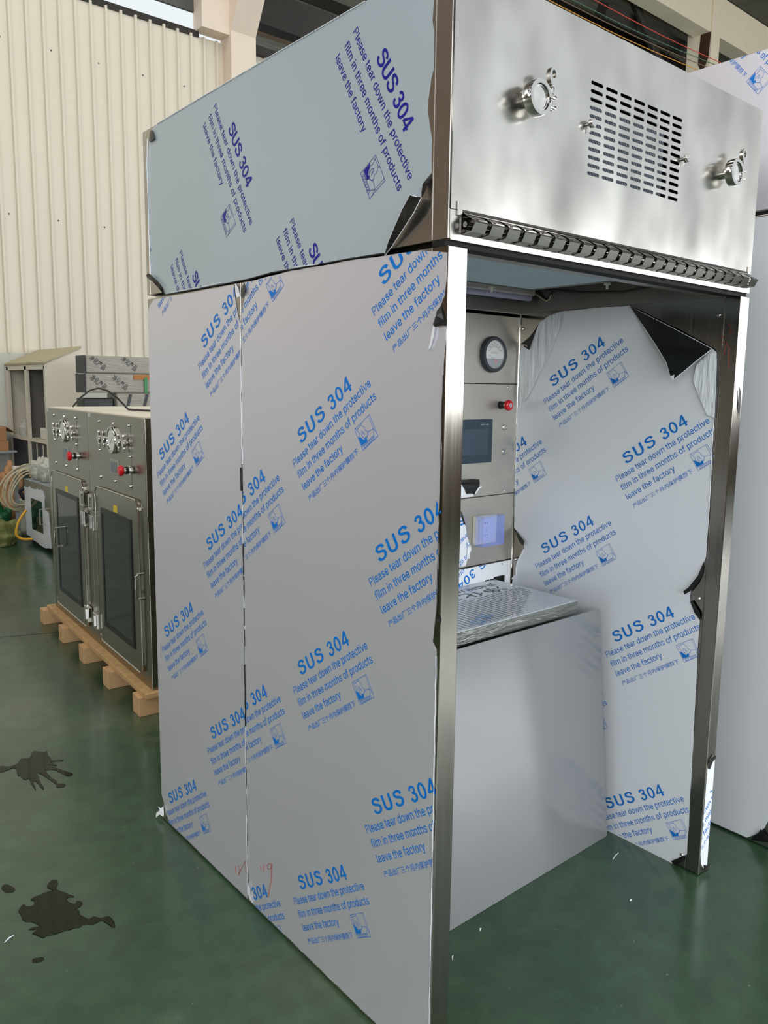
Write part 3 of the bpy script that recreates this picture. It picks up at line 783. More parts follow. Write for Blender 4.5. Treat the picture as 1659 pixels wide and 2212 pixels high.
# roof with open skylight strips
m = MB()
for a, c in ((-6.5, -4.8), (-3.2, 1.2), (2.8, 9.2), (10.8, 32)):
    m.box(a, c, -6.2, 9.1, 10.6, 10.75)
for a, c in ((-4.8, -3.2), (1.2, 2.8), (9.2, 10.8)):
    m.box(a, c, -6.2, -4.4, 10.6, 10.75); m.box(a, c, 7.6, 9.1, 10.6, 10.75)
m.build('ceiling', DARKROOF, kind='structure')
m = MB(); m.slab([(4.75, 9.1, 10.6), (32, 9.1, 10.6), (32, 21, 9.0), (11.6, 21, 9.0)], (0, 0, .15))
m.build('ceiling_far_bay', BAYROOF, kind='structure')
for k, yy in enumerate((11.0, 12.4, 13.8, 15.4, 17.0, 18.6)):
    zz = 10.6 - (yy - 9.1) * 1.6 / 11.9
    m = MB(); m.box(5.0 + (yy - 9.1) * .58, 31, yy - .05, yy + .05, zz - .22, zz - .01)
    m.build('roof_purlin', PURLIN if k % 2 else ROOFSTEEL, label='steel roof purlin of the far bay', cat='beam', kind='structure')
for a, c in (((12.0, 10.3, 10.2), (17.5, 12.6, 6.2)), ((9.0, 11.0, 10.2), (8.3, 12.0, 5.5)), ((14.5, 14.0, 9.6), (23, 18, 6.5)), ((6.5, 12.5, 9.9), (10.5, 18, 5.2))):
    m = MB(); m.tube([a, c], 0.06, 8)
    m.build('roof_brace', ROOFSTEEL, label='dark steel roof brace', cat='brace', kind='structure')
m = MB(); m.box(4.9, 31, 9.7, 9.95, 7.0, 7.5); m.build('roof_girder', ROOFSTEEL, kind='structure')
# concrete frame
m = MB(); m.box(4.45, 4.83, 8.76, 9.05, 0, 10.6)
m.build('concrete_column', CONCRETE, kind='structure', label='pale concrete column at the end of the ribbed wall', cat='column')
m = MB()
m.prism([(4.452, 8.76, 6.32), (4.452, 9.02, 6.25), (4.452, 9.02, 10.6), (4.452, 6.6, 10.6), (4.452, 6.6, 9.9)], (.376, 0, 0))
m.box(4.05, 4.452, 8.80, 9.04, 6.27, 10.6)
m.build('column_haunch', CONCRETE, kind='structure', label='concrete haunch flaring from the column top', cat='beam')
m = MB(); m.box(16.75, 17.12, 8.76, 9.35, 0, 10.58)
m.build('concrete_column', CONCRETE_B, kind='structure', label='concrete column with a rust stain behind the front panel', cat='column')
m = MB(); m.box(10.5, 31, 8.80, 9.2, 9.72, 10.58)
m.build('concrete_beam', CONCRETE_B, kind='structure', label='cream concrete beam along the column tops', cat='beam')
RUST = mat('rust_stain', S(70, 44, 28), 0.8, var=0.4, vscale=4)
m = MB(); m.prism([(16.745, 9.02, 9.72), (16.745, 8.78, 9.72), (16.745, 8.80, 9.2), (16.745, 8.93, 8.85), (16.745, 9.05, 9.1)], (-.01, 0, 0))
m.build('rust_stain', RUST, kind='structure')
for a, c, w_, mt_, lab in (((1330, -22), (1502, 72), .16, PURLIN, 'tan roof member running behind the rusty column'), ((1300, 20), (1500, 118), .20, ROOFSTEEL, 'dark roof member under the tan one')):
    A, Cc = P(*a, 'y', 9.75), P(*c, 'y', 9.75)
    m = MB(); m.tube([A, Cc], w_, 4)
    m.build('roof_purlin', mt_, label=lab, cat='beam', kind='structure')
A, Cc = P(1362, -12, 'y', 9.45), P(1424, 132, 'y', 9.45)
m = MB(); m.tube([A, Cc], .09, 8); m.build('roof_brace', ROOFSTEEL, label='dark diagonal roof brace left of the rusty column', cat='brace', kind='structure')
# coloured wires under the roof
for nm, col, a, c, lab in (('red', (196, 60, 44), (1270, -8), (1570, 141), 'red electrical wire strung under the roof'),
                           ('orange', (206, 140, 50), (1185, 0), (1500, 148), 'orange electrical wire strung under the roof, lowest of the four'),
                           ('green', (58, 96, 74), (1225, -6), (1545, 140), 'dark green electrical wire just below the red one'),
                           ('brown', (110, 86, 66), (1205, -4), (1530, 146), 'brown electrical wire above the orange one')):
    A, Cc = P(*a, 'y', 5.2), P(*c, 'y', 5.2)
    dlt = Cc - A
    pts = [A + dlt * (t / 8.0) + Vector((0, 0, -.03 * math.sin(math.pi * t / 8.0))) for t in range(-1, 10)]
    w = MB(); w.tube(pts, 0.0055, 6)
    w.build('electrical_wire', mat('wire_' + nm, S(*col), 0.5), label=lab, cat='wire', group='wires strung under the roof')

# =================================================================== THE SAMPLING BOOTH
W, D, H, HS = 1.325, 1.497, 2.500, 1.950
PT = 0.057                      # post width
SEAM = 0.854
YB = 0.883                      # inner back wall
XR = 1.268                      # inner right wall
booth = thing('sampling_booth', (W / 2, D / 2, 0), 'large open-fronted stainless sampling booth half covered in printed protective film', 'booth')
m = MB()
m.box(0, .004, .003, D, HS + .010, H, .001); m.box(W - .004, W, .003, D, HS + .010, H)
m.box(.004, W - .004, D - .004, D, HS + .010, H); m.box(.004, W - .004, .003, D - .004, H - .004, H)
m.box(.03, W - .03, YB, D - .01, HS - .02, HS + .06)
m.box(-.0012, .001, .0505, .0535, HS + .012, H)           # bright welded edge of the corner strip
m.box(-.0012, .001, D - .026, D - .023, HS + .012, H)
up = m.build('upper_housing', STEEL, booth)
# the upper front, a plate with 7 x 12 rounded slots
cu = bpy.data.curves.new('front_panel', 'CURVE')
cu.dimensions = '2D'
cu.fill_mode = 'BOTH'
cu.extrude = 0.0016


def spl(pts):
    s = cu.splines.new('POLY')
    s.points.add(len(pts) - 1)
    for p_, q_ in zip(s.points, pts):
        p_.co = (q_[0], q_[1], 0, 1)
    s.use_cyclic_u = True


spl([(.004, 2.020), (W - .004, 2.020), (W - .004, H - .001), (.004, H - .001)])
for j in range(7):
    for i in range(12):
        cxx, czz = .4575 + .0603 * j, 2.3735 - .0186 * i
        hw, hh = .0242, .0042
        pts = []
        for k in range(5):
            t = -math.pi / 2 + math.pi * k / 4
            pts.append((cxx + hw * 2 - hh + hh * math.cos(t), czz + hh * math.sin(t)))
        for k in range(5):
            t = math.pi / 2 + math.pi * k / 4
            pts.append((cxx + hh + hh * math.cos(t), czz + hh * math.sin(t)))
        spl(pts)
co = bpy.data.objects.new('front_panel', cu)
COL.objects.link(co)
dg = bpy.context.evaluated_depsgraph_get(); dg.update()
me = bpy.data.meshes.new_from_object(co.evaluated_get(dg))
bpy.data.objects.remove(co)
me.transform(Matrix.Rotation(math.pi / 2, 4, 'X'))
me.transform(Matrix.Translation((0, .0016, 0)))
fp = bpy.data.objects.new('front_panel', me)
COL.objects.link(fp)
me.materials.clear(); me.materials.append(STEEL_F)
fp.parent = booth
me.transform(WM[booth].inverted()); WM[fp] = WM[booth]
m = MB(); m.box(.445, .815, .02, .035, 2.14, 2.338); m.build('vent_filter', FILTER, booth, 'grey mesh filter behind the slots')
m = MB(); m.box(.42, .95, .12, .13, 2.10, 2.45); m.build('dark_hollow_sheet', GAP, booth)  # black sheet paints the dark of the hollow behind the slots
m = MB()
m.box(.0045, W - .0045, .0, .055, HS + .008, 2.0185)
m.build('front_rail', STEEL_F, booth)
m = MB(); m.box(.020, .0335, -.0045, -.0005, 2.008, 2.036, .0006); m.build('rail_end_plate', STEEL_F, booth)
m = MB(); m.box(W - .030, W - .018, -.0045, -.0005, 2.008, 2.036, .0006); m.build('rail_end_plate', STEEL_F, booth)
# curtain rail: 24 bent hooks side by side on a strip
m = MB()
m.box(.032, 1.300, -.003, 0, 1.974, 2.021)
m.prism([(.036, -.003, 2.017), (.036, -.016, 2.010), (.036, -.017, 2.0085), (.036, -.003, 2.0145)], (1.255, 0, 0))
m.tube([(.034, -.012, 1.990), (1.300, -.012, 1.990)], .006, 10)
rail = m.build('curtain_rail', CHROME_D, booth, 'polished hook rail for a strip curtain')
hookp = [(-.003, 2.016), (-.0335, 1.9985), (-.0375, 1.9945), (-.0375, 1.9915), (-.0280, 1.9735), (-.003, 1.971),
         (-.003, 1.973), (-.0270, 1.9755), (-.0355, 1.9915), (-.0355, 1.9940), (-.0325, 1.9970), (-.003, 2.0140)]
h0 = None
for k in range(24):
    x0 = .038 + k * .0528
    if h0 is None:
        m = MB(); m.slab([(x0, a, c) for a, c in hookp], (.0385, 0, 0))
        m.box(x0 + .006, x0 + .012, -.0365, -.0315, 1.9935, 1.9985)
        h0 = m.build('hook', CHROME_D, rail); hk = h0
    else:
        hk = h0.copy(); COL.objects.link(hk); hk.location.x += k * .0528
    WM[hk] = WM[rail]


# tri-clamp ports on the upper front
def port(bx, bz):
    m = MB()
    m.lathe((bx, 0, bz), (0, -1, 0), [(0, 0), (0, .0125), (.018, .0125), (.022, .028), (.026, .028), (.026, 0)], 32)
    pp = m.build('clamp_port', CHROME, booth, 'sanitary clamp port')
    m = MB()
    m.lathe((bx, 0, bz), (0, -1, 0), [(.025, 0), (.025, .0265), (.0395, .0265), (.0395, .0235), (.0375, .0235), (.0375, 0)], 40, False)
    m.build('end_cap', DISC, pp, origin=None)
    m = MB()
    n = 40
    g = .20
    R0, R1, y0, y1 = .0275, .0362, -.021, -.043
    ring = []
    for k in range(n + 1):
        t = g + (2 * math.pi - 2 * g) * k / n
        ring.append((math.cos(t), math.sin(t)))
    vs = [[m._v((bx + r * c_, y, bz + r * s_)) for r, y in ((R0, y0), (R1, y0), (R1 + .001, (y0 + y1) / 2), (R1, y1), (R0, y1))] for c_, s_ in ring]
    for A, B in zip(vs, vs[1:]):
        for k in range(5):
            m.face([A[k], A[(k + 1) % 5], B[(k + 1) % 5], B[k]], k in (1, 2))
    m.face(vs[0]); m.face(vs[-1][::-1])
    for sg in (1, -1):
        m.box(bx + .033, bx + .055, -.040, -.024, bz + sg * .0105 - .0033, bz + sg * .0105 + .0033, .0012)
    m.box(bx - .044, bx - .033, -.041, -.023, bz - .009, bz + .009, .003)
    m.cyl((bx - .041, -.044, bz + .004), (bx - .041, -.020, bz + .004), .003, 12)
    m.build('clamp_ring', CHROME, pp)
    m = MB()
    m.cyl((bx + .045, -.032, bz - .016), (bx + .045, -.032, bz + .032), .0039, 14)
    m.lathe((bx + .045, -.032, bz + .018), (0, 0, 1), [(0, 0), (0, .006), (.012, .0063), (.016, .0045), (.016, 0)], 16)
    # wing with an eye
    wing = []
    for k in range(24):
        t = 2 * math.pi * k / 24
        wing.append((math.cos(t) * .0135, .056 + math.sin(t) * (.017 if math.sin(t) > 0 else .023)))
    eye = [(math.cos(2 * math.pi * k / 24) * .0063, .058 + math.sin(2 * math.pi * k / 24) * .009) for k in range(24)]
    fr = [[m._v((bx + .045 + a, yy, bz + c_)) for a, c_ in L] for yy in (-.038, -.027) for L in (wing, eye)]
    for k in range(24):
        k2 = (k + 1) % 24
        m.face([fr[0][k], fr[0][k2], fr[1][k2], fr[1][k]]); m.face([fr[2][k], fr[2][k2], fr[3][k2], fr[3][k]])
        m.face([fr[0][k], fr[0][k2], fr[2][k2], fr[2][k]], True); m.face([fr[1][k], fr[1][k2], fr[3][k2], fr[3][k]], True)
    m.build('wing_nut', CHROME, pp)


for pxy in ((1137, 220), (1563, 377.5)):
    p = P(*pxy, 'y', 0)
    port(p.x, p.z)
for kx in (.452, .880):
    m = MB()
    m.lathe((kx, 0, 2.277), (0, -1, 0), [(0, 0), (0, .0045), (.009, .0045), (.009, .0105), (.017, .0105), (.019, .009), (.019, 0)], 24)
    m.box(kx - .0015, kx + .0015, -.008, -.005, 2.258, 2.277)
    m.build('thumb_screw', CHROME, booth)

# posts
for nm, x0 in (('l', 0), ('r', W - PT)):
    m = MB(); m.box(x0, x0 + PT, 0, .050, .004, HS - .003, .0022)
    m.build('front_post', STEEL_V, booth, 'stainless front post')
m = MB(); m.box(.0, W, .012, .05, HS - .003, HS + .008); m.build('joint_gap', GAP, booth)
# lower walls
m = MB(); m.box(.0012, .045, .0505, SEAM - .0015, .004, HS - .003, .001); sp1 = m.build('side_panel', STEEL, booth)
m = MB(); m.box(.0012, .045, SEAM + .0015, D, .004, HS - .003, .001); sp2 = m.build('side_panel', STEEL, booth)
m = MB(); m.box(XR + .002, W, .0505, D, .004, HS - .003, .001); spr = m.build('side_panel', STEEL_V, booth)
m = MB(); m.box(.05, XR, D - .02, D, .004, HS - .003); m.build('rear_panel', STEEL, booth)
m = MB(); m.box(.05, W - .05, SEAM + .1, D - .03, HS - .02, HS - .01); m.build('plenum_floor', GAP, booth)
m = MB(); m.box(.0455, XR + .0015, YB + .012, YB + .02, .01, HS - .01); m.build('back_wall_core', GAP, booth)
m = MB(); m.box(.047, XR - .003, YB, YB + .012, 1.6725, 1.943, .0008); gp = m.build('gauge_panel', STEEL_C, booth)
m = MB(); m.box(.047, XR - .003, YB, YB + .012, 1.2355, 1.6695, .0008); cp = m.build('control_panel', STEEL_C, booth)
m = MB(); m.box(.047, XR - .003, YB, YB + .012, .9625, 1.2325, .0008); kp = m.build('socket_panel', STEEL_C, booth)
m = MB(); m.box(.047, XR - .003, YB, YB + .012, .006, .9595, .0008); rp = m.build('return_panel', STEEL_V, booth)
m = MB(); m.tube([(XR - .001, YB - .001, .01), (XR - .001, YB - .001, 1.945)], .0035, 8); m.build('corner_seam', CHROME, booth)

# films on the left side ---------------------------------------------------
LW = lambda x, y, h: (-h - .0006, -x, y)           # plane coords: x = -y world (to the right), y = z


def lpx(pts): return [(-P(px, py, 'x', 0).y, P(px, py, 'x', 0).z) for px, py in pts]


SE = -SEAM
right_outline = (
    lpx([(523, 612), (620, 587), (760, 562), (908, 541), (966, 545.5), (964.5, 600), (960, 640), (953, 657), (951, 668), (944, 690), (937, 700),
         (931, 735), (925, 753), (930, 752), (936, 735), (940, 707), (958, 703), (966, 704)])
    + [(-.0075, 1.70), (-.010, 1.60), (-.0075, 1.52), (-.012, 1.40), (-.009, 1.30), (-.011, 1.20), (-.020, 1.105), (-.022, 1.09), (-.009, 1.075), (-.008, .95),
       (-.006, .80), (-.007, .60), (-.0045, .40), (-.006, .25), (-.0075, .20), (-.005, .10), (-.004, .012)]
    + [(SE + .02, .012), (SE + .012, .03), (SE + .006, .09), (SE + .002, .30), (SE + .003, .55), (SE + .0015, .8), (SE + .004, 1.1), (SE + .002, 1.4), (SE + .003, 1.7), (SE + .008, 1.86), (SE + .03, 1.915)])
right_outline = jag(right_outline, .03, .0012)
fr_ = film('protective_film', sp1, right_outline, LW,
           [(LIGHT_BLOCK, -y, z, 34.3, 1.0) for y, z in ((.544, 1.501), (.547, .857), (.550, .208), (.209, 1.882), (.211, 1.238), (.216, .590),
                                                         (.945, 1.879), (.944, 1.238), (.944, .591), (.952, -.060))],
           [FILM, INK], (SE + .001, -.002, .010, HS - .004), 'printed film on the front half of the left side')
left_outline = jag([(-D + .0, 1.895), (-D + .02, 1.925), (-D + .055, 1.942), (SE - .035, 1.943), (SE - .028, 1.90), (SE - .012, 1.85), (SE - .0035, 1.84), (SE - .002, 1.5), (SE - .006, 1.40), (SE - .007, 1.36), (SE - .002, 1.31),
                    (SE - .003, 1.0), (SE - .004, .8), (SE - .002, .4), (SE - .001, .012), (-D + .06, .012), (-D + .03, .06), (-D + .0, .10)], .03, .001)
film('protective_film', sp2, left_outline, LW,
     [(LIGHT_BLOCK, -y, z, 34.3, 1.0) for y, z in ((1.416, 1.387), (1.415, .742), (1.420, .096), (1.082, 1.765), (1.075, 1.121), (1.074, .477), (1.416, 2.032))],
     [FILM, INK], (-D, SE - .002, .010, HS - .004), 'printed film on the rear half of the left side')
# upper film, dark-blue print
up_out = lpx([(328, 279), (340, 268), (420, 220), (520, 161), (600, 114), (700, 56), (790, 3), (880, -49), (938, -84), (939, -20), (936, 15), (934, 45), (938, 70), (938, 110), (937, 150), (931, 172), (925, 215), (924, 240), (929, 275), (933, 300),
              (932, 340), (932.5, 374), (914, 397), (911, 415), (911, 425), (898, 424), (886, 421), (870, 450), (851, 492), (836, 528), (831, 547),
              (760, 558), (690, 573), (640, 580), (590, 588), (540, 602), (490, 612), (430, 622), (358, 636), (350, 622), (331, 600), (325, 590), (325, 540), (322, 480), (321, 420), (319, 360), (320, 330)])
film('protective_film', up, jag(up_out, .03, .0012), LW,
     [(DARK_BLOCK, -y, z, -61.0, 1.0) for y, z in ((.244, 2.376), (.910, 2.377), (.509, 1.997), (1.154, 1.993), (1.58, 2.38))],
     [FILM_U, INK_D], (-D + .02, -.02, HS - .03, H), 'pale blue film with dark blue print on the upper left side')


def flap(name, parent, px, ax, val, offs, mats, label=None, rim=True):
    """loose piece of torn film: outline from the photo, lifted off the plate by offs"""
    i = 'xyz'.index(ax)
    pts = []
    for (a, c), o in zip(px, offs):
        p = P(a, c, ax, val)
        q = p + (CAMP - p) * (abs(o) / abs((CAMP - p)[i]))
        pts.append(q)
    m = MB()
    n = Vector((0, 0, 0)); n[i] = -.0009
    m.slab(pts, n)
    if rim:
        m.mi = 1
        m.tube([p + n * .5 for p in pts], .0008, 6, closed=True)
    return m.build(name, mats, parent, label)


LIP = FILM_EDGE
flap('film_flap', up, [(831, 548), (838, 525), (852, 491), (869, 452), (886, 421), (899, 425), (911, 426), (894, 460), (868, 500), (845, 535), (832, 552)], 'x', 0,
     [.001, .012, .016, .018, .020, .020, .018, .020, .014, .008, .001], [FILM_BACK, LIP], 'black underside of torn film')
flap('film_flap', up, [(932, 375), (914, 397), (911, 415), (911, 428), (918, 415), (926, 395), (932.5, 382)], 'x', 0, [.001, .006, .01, .01, .01, .006, .001], [FILM_BACK, FILM_BACK], 'black underside of torn film', False)
flap('film_flap', up, [(316, 594), (321, 591), (326, 594), (342, 608), (352, 622), (357, 638), (354, 636), (344, 624), (330, 608), (318, 600)], 'x', 0,
     [.012, .014, .012, .010, .008, .001, .002, .012, .014, .012], [FILM_BACK, FILM_BACK], 'black curl of film at the rear corner', False)
flap('film_flap', up, [(325, 282), (330, 281), (334, 297), (333, 301), (328, 303), (325, 308), (322, 304), (323, 294)], 'x', 0, [.001, .004, .006, .006, .006, .006, .004, .002], [FILM_BACK, FILM_BACK], 'black scrap of film at the top corner', False)
flap('film_flap', sp1, [(953, 660), (944, 672), (942, 682), (936, 700), (941, 706), (952, 702), (966, 704), (959, 690), (955, 676)], 'x', 0, [.001, .006, .01, .012, .01, .006, .001, .004, .004], [FILM_BACK, FILM_BACK], 'black underside of torn film', False)
flap('film_flap', sp1, [(936, 704), (940, 706), (936, 730), (930, 752), (925, 756), (930, 735)], 'x', 0, [.004, .006, .006, .004, .001, .004], [FILM_EDGE, FILM_EDGE], 'white strip of torn film', False)
flap('film_flap', sp1, [(952, 1326), (942, 1334), (945, 1344), (951, 1345), (949, 1352), (947, 1362), (954, 1340)], 'x', 0, [.001, .004, .006, .002, .002, .001, .002], [FILM_BACK, FILM_BACK], 'small black tear beside the front post', False)
flap('film_flap', sp2, [(508, 612), (515, 622), (519, 640), (512, 643), (509, 632)], 'x', 0, [.001, .006, .008, .006, .004], [FILM_EDGE, FILM_EDGE], 'torn film tip at the top of the seam', False)
flap('film_flap', sp1, [(527, 611), (531, 622), (527, 634), (521, 640), (523, 625)], 'x', 0, [.001, .006, .008, .006, .002], [FILM_BACK, FILM_BACK], 'torn film tip at the top of the seam', False)
flap('film_flap', sp2, [(353, 1742), (347, 1746), (342, 1742), (346, 1750), (338, 1756), (337, 1766), (345, 1759), (353, 1764), (354, 1758)], 'x', 0, [.002, .006, .01, .012, .02, .02, .012, .004, .002], [FILM_EDGE, FILM_EDGE], 'white torn film at the rear bottom corner', False)
flap('film_flap', sp2, [(534, 1925), (538, 1905), (541, 1935), (546, 1950), (540, 1944)], 'x', 0, [.004, .004, .004, .002, .002], [FILM_EDGE, FILM_EDGE], 'white torn film at the foot of the seam', False)
# wavy film lips along seams and edges
def lip(parent, pts, to3d, rad, mt, amp=.0012, lift=.0012, label=None):
    out = []
    for a, c in zip(pts, pts[1:]):
        n = max(2, int((Vector(c) - Vector(a)).length / .018))
        for k in range(n):
            q = Vector(a).lerp(Vector(c), k / n)
            out.append(to3d(q.x + random.uniform(-amp, amp), q.y, lift))
    out.append(to3d(*pts[-1], lift))
    m = MB(); m.tube(out, rad, 5)
    return m.build('film_edge', mt, parent, label)
lip(sp1, [(SE + .002, .86), (SE + .001, .98)], LW, .0012, FILM_BACK)
lip(sp2, [(SE, .05), (SE - .001, .5), (SE, .9), (SE, 1.30)], LW, .0008, FILM_EDGE, .002)
lip(sp2, [(SE + .001, 1.42), (SE, 1.83)], LW, .0011, FILM_EDGE, .0016)
lip(sp1, [(SE + .002, .60), (SE + .001, .80)], LW, .0022, FILM_BACK)
lip(sp1, [(SE + .002, 1.02), (SE + .001, 1.18)], LW, .0016, FILM_BACK)
lip(sp2, [(SE - .004, 1.34), (SE - .005, 1.41)], LW, .0030, FILM_BACK, .0004)
lip(sp1, [(-.0075, 1.68), (-.009, 1.4), (-.010, 1.15)], LW, .0008, FILM_BACK)
lip(sp1, [(-.009, 1.06), (-.006, .6), (-.005, .3), (-.004, .02)], LW, .0008, FILM_EDGE, .0012)
lip(up, lpx([(358, 637), (430, 624), (490, 613), (540, 603), (590, 589), (640, 581), (760, 559), (830, 548)]), LW, .0022, FILM_BACK)
lip(up, lpx([(372, 632), (430, 622), (480, 611)]), LW, .0014, FILM_EDGE, lift=.004)
lip(up, lpx([(640, 578), (690, 571)]), LW, .0014, FILM_EDGE, lift=.004)
lip(up, lpx([(320, 300), (319, 360), (321, 420), (322, 480), (325, 560), (327, 592)]), LW, .0014, FILM_EDGE, lift=.002)
lip(up, lpx([(340, 268), (420, 220), (520, 161), (600, 114), (700, 56), (790, 3)]), LW, .0012, FILM_EDGE, .0018, .0015)
# crayon marks near the foot of the seam
m = MB()
for st in ([(509, 1871), (511, 1887)], [(514, 1871), (517, 1871), (519, 1876), (516, 1890), (530, 1860), (532, 1886)]):
    m.tube([Vector(LW(*q, .0012)) for q in lpx(st)], .0007, 5)
m.build('crayon_mark', RED_PEN, sp2, 'red handwritten mark')
m = MB()
for st in ([(564, 1870), (565, 1880)], [(570, 1868), (571, 1883)], [(588, 1868), (584, 1864), (578, 1869), (580, 1877), (586, 1876), (588, 1866), (587, 1900), (582, 1925), (580, 1938)]):
    m.tube([Vector(LW(*q, .0012)) for q in lpx(st)], .0007, 5)
m.build('crayon_mark', RED_PEN, sp1, 'red handwritten mark')

# film on the inner right wall ---------------------------------------------
RW = lambda x, y, h: (XR - h - .0008, -x, y)
c8 = lambda x, y: (1100 + x / 2.968, 600 + y / 2.968)


def rpx(pts): return [(-P(px, py, 'x', XR).y, P(px, py, 'x', XR).z) for px, py in pts]


rw_out = rpx([c8(190, 290), c8(260, 240), c8(350, 213), c8(560, 193), c8(772, 178), c8(850, 222), c8(1050, 322), c8(1300, 452), c8(1325, 475), c8(1332, 530), c8(1326, 700), c8(1312, 900),
              c8(1300, 1150), c8(1280, 1550), c8(1262, 1790), c8(1235, 1870), c8(1195, 1950), c8(1165, 2000), c8(1160, 2050), c8(1168, 2100), c8(1200, 2160), c8(1222, 2196),
              (1508, 1390), (1500, 1560), (1489, 1760), (1484, 1845), (1466, 1853), (1452, 1862), (1455, 1868), (1400, 1843), (1310, 1800)])
rw_out += [(-YB + .004, .20), (-YB + .003, .70)]
rw_out += rpx([c8(12, 1990), c8(25, 1925), c8(45, 1900), c8(52, 1840), c8(70, 1790), c8(98, 1740), c8(92, 1690), c8(60, 1650), c8(32, 1602), c8(36, 1350), c8(50, 1000), c8(62, 700), c8(66, 500), c8(80, 430), c8(125, 462), c8(165, 370)])
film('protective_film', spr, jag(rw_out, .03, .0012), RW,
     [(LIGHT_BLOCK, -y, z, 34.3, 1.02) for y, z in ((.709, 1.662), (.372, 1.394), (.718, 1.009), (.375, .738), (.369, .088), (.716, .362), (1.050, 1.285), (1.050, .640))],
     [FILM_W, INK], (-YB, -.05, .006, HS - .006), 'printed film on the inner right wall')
flap('film_flap', spr, [c8(772, 178), c8(850, 222), c8(1050, 322), c8(1300, 455), c8(1270, 480), c8(1210, 525), c8(1120, 600), c8(1050, 655), c8(1032, 630), c8(1008, 545), c8(940, 430), c8(860, 310)], 'x', XR,
     [.001, .012, .02, .012, .03, .045, .055, .06, .058, .05, .03, .012], [FILM_BACK, LIP], 'large black flap of film hanging off the upper front corner')
flap('film_flap', spr, [c8(1032, 630), c8(1060, 622), c8(1052, 656)], 'x', XR, [.061, .061, .062], [FILM_EDGE, FILM_EDGE], 'white folded tip of the flap', False)
flap('film_flap', spr, [c8(192, 290), c8(160, 370), c8(128, 465), c8(110, 430), c8(75, 426), c8(130, 380), c8(165, 335)], 'x', XR, [.001, .008, .012, .010, .008, .006, .004], [FILM_BACK, FILM_BACK], 'black flap of film in the upper rear corner', False)
flap('film_flap', spr, [c8(30, 1604), c8(60, 1640), c8(98, 1690), c8(92, 1720), c8(70, 1700), c8(50, 1660)], 'x', XR, [.001, .006, .01, .01, .006, .004], [FILM_BACK, FILM_BACK], 'small black tear in the rear edge of the film', False)
flap('film_flap', spr, [c8(1250, 1815), c8(1210, 1910), c8(1150, 1985), c8(1116, 2010), c8(1125, 2030), c8(1160, 2010), c8(1205, 1960), c8(1238, 1900)], 'x', XR, [.001, .008, .014, .016, .014, .010, .006, .002], [FILM_BACK, FILM_BACK], 'black curl of film beside the right post', False)
flap('film_flap', spr, [c8(1160, 2075), c8(1172, 2070), c8(1222, 2150), c8(1226, 2200), c8(1190, 2150)], 'x', XR, [.004, .006, .006, .002, .004], [FILM_BACK, LIP], 'black curl of film beside the right post', False)
flap('film_flap', spr, [(1450, 1860), (1462, 1855), (1480, 1852), (1478, 1858), (1466, 1866), (1458, 1872)], 'x', XR, [.002, .004, .002, .002, .004, .002], [FILM_BACK, FILM_BACK], 'black tear at the foot of the film', False)
# wrinkled corners of the film
for pxs, ofs in (([c8(192, 292), c8(260, 244), c8(350, 216), c8(320, 330), c8(260, 480), c8(190, 620), c8(120, 760), c8(70, 820), c8(66, 500), c8(82, 432), c8(128, 464)], .006),
                 ([c8(1330, 480), c8(1326, 700), c8(1316, 900), c8(1270, 880), c8(1215, 760), c8(1180, 660), c8(1200, 560), c8(1270, 490)], .008)):
    flap('film_wrinkle', spr, pxs, 'x', XR, [ofs] * len(pxs), [FILM_WRINKLE, FILM_EDGE], 'wrinkled loose corner of the film', False)
lip(spr, rpx([c8(36, 1350), c8(50, 1000), c8(60, 700)]), RW, .0014, FILM_EDGE, .0008)
lip(spr, rpx([c8(98, 1740), c8(70, 1790), c8(52, 1840), c8(45, 1900), c8(20, 1930)]), RW, .003, FILM_EDGE, .002)
lip(spr, rpx([c8(1326, 700), c8(1300, 1150), c8(1280, 1550)]), RW, .0014, FILM_EDGE, .0008)
# screws on the inner right wall
for px, py in (c8(1343, 240), c8(88, 328), c8(1215, 2058), c8(38, 1805), (1472, 1846)):
    p = P(px, py, 'x', XR)
    m = MB(); m.lathe((XR + .002, p.y, p.z), (-1, 0, 0), [(0, 0), (0, .0065), (.003, .0065), (.0055, .004), (.0055, 0)], 18); m.build('screw', CHROME, spr)
# film left on the right post's front face (foot) and its crumpled edge
FX = lambda x, y, h: (x, -h - .0008, y)


def fpx(pts): return [(P(px, py, 'y', 0).x, P(px, py, 'y', 0).z) for px, py in pts]


ff = fpx([(1531, 1643), (1540, 1632), (1546, 1640), (1543, 1700), (1534, 1850), (1530, 1871), (1524, 1872), (1520, 1878), (1514, 1866), (1513, 1845), (1520, 1760), (1528, 1660)])
ff = [(min(a, W - .002), c) for a, c in ff]
rpost = [o for o in booth.children if o.name.startswith('front_post')][-1]
film('protective_film', rpost, ff, FX, [(LIGHT_BLOCK, 1.17, .20, 34.3, 1.0)], [FILM_EDGE, INK], (XR + .001, W - .001, .02, .30), 'white printed film left on the foot of the right post')
flap('film_flap', rpost, [(1531, 1643), (1545, 1631), (1546, 1638), (1540, 1645), (1533, 1662), (1529, 1660)], 'y', 0, [.002, .006, .006, .006, .004, .001], [FILM_BACK, LIP], 'black torn end of the post film', False)
flap('film_flap', rpost, [(1521, 1868), (1527, 1870), (1534, 1866), (1531, 1878), (1523, 1884), (1520, 1880)], 'y', 0, [.004, .006, .010, .010, .004, .002], [FILM_BACK, LIP], 'black torn film at the foot of the post', False)
flap('film_flap', rpost, [(1597, 835), (1600, 845), (1599, 880), (1596, 905), (1593, 880)], 'y', 0, [.002, .004, .004, .002, .001], [FILM_BACK, LIP], 'black shred of film on the outer edge', False)
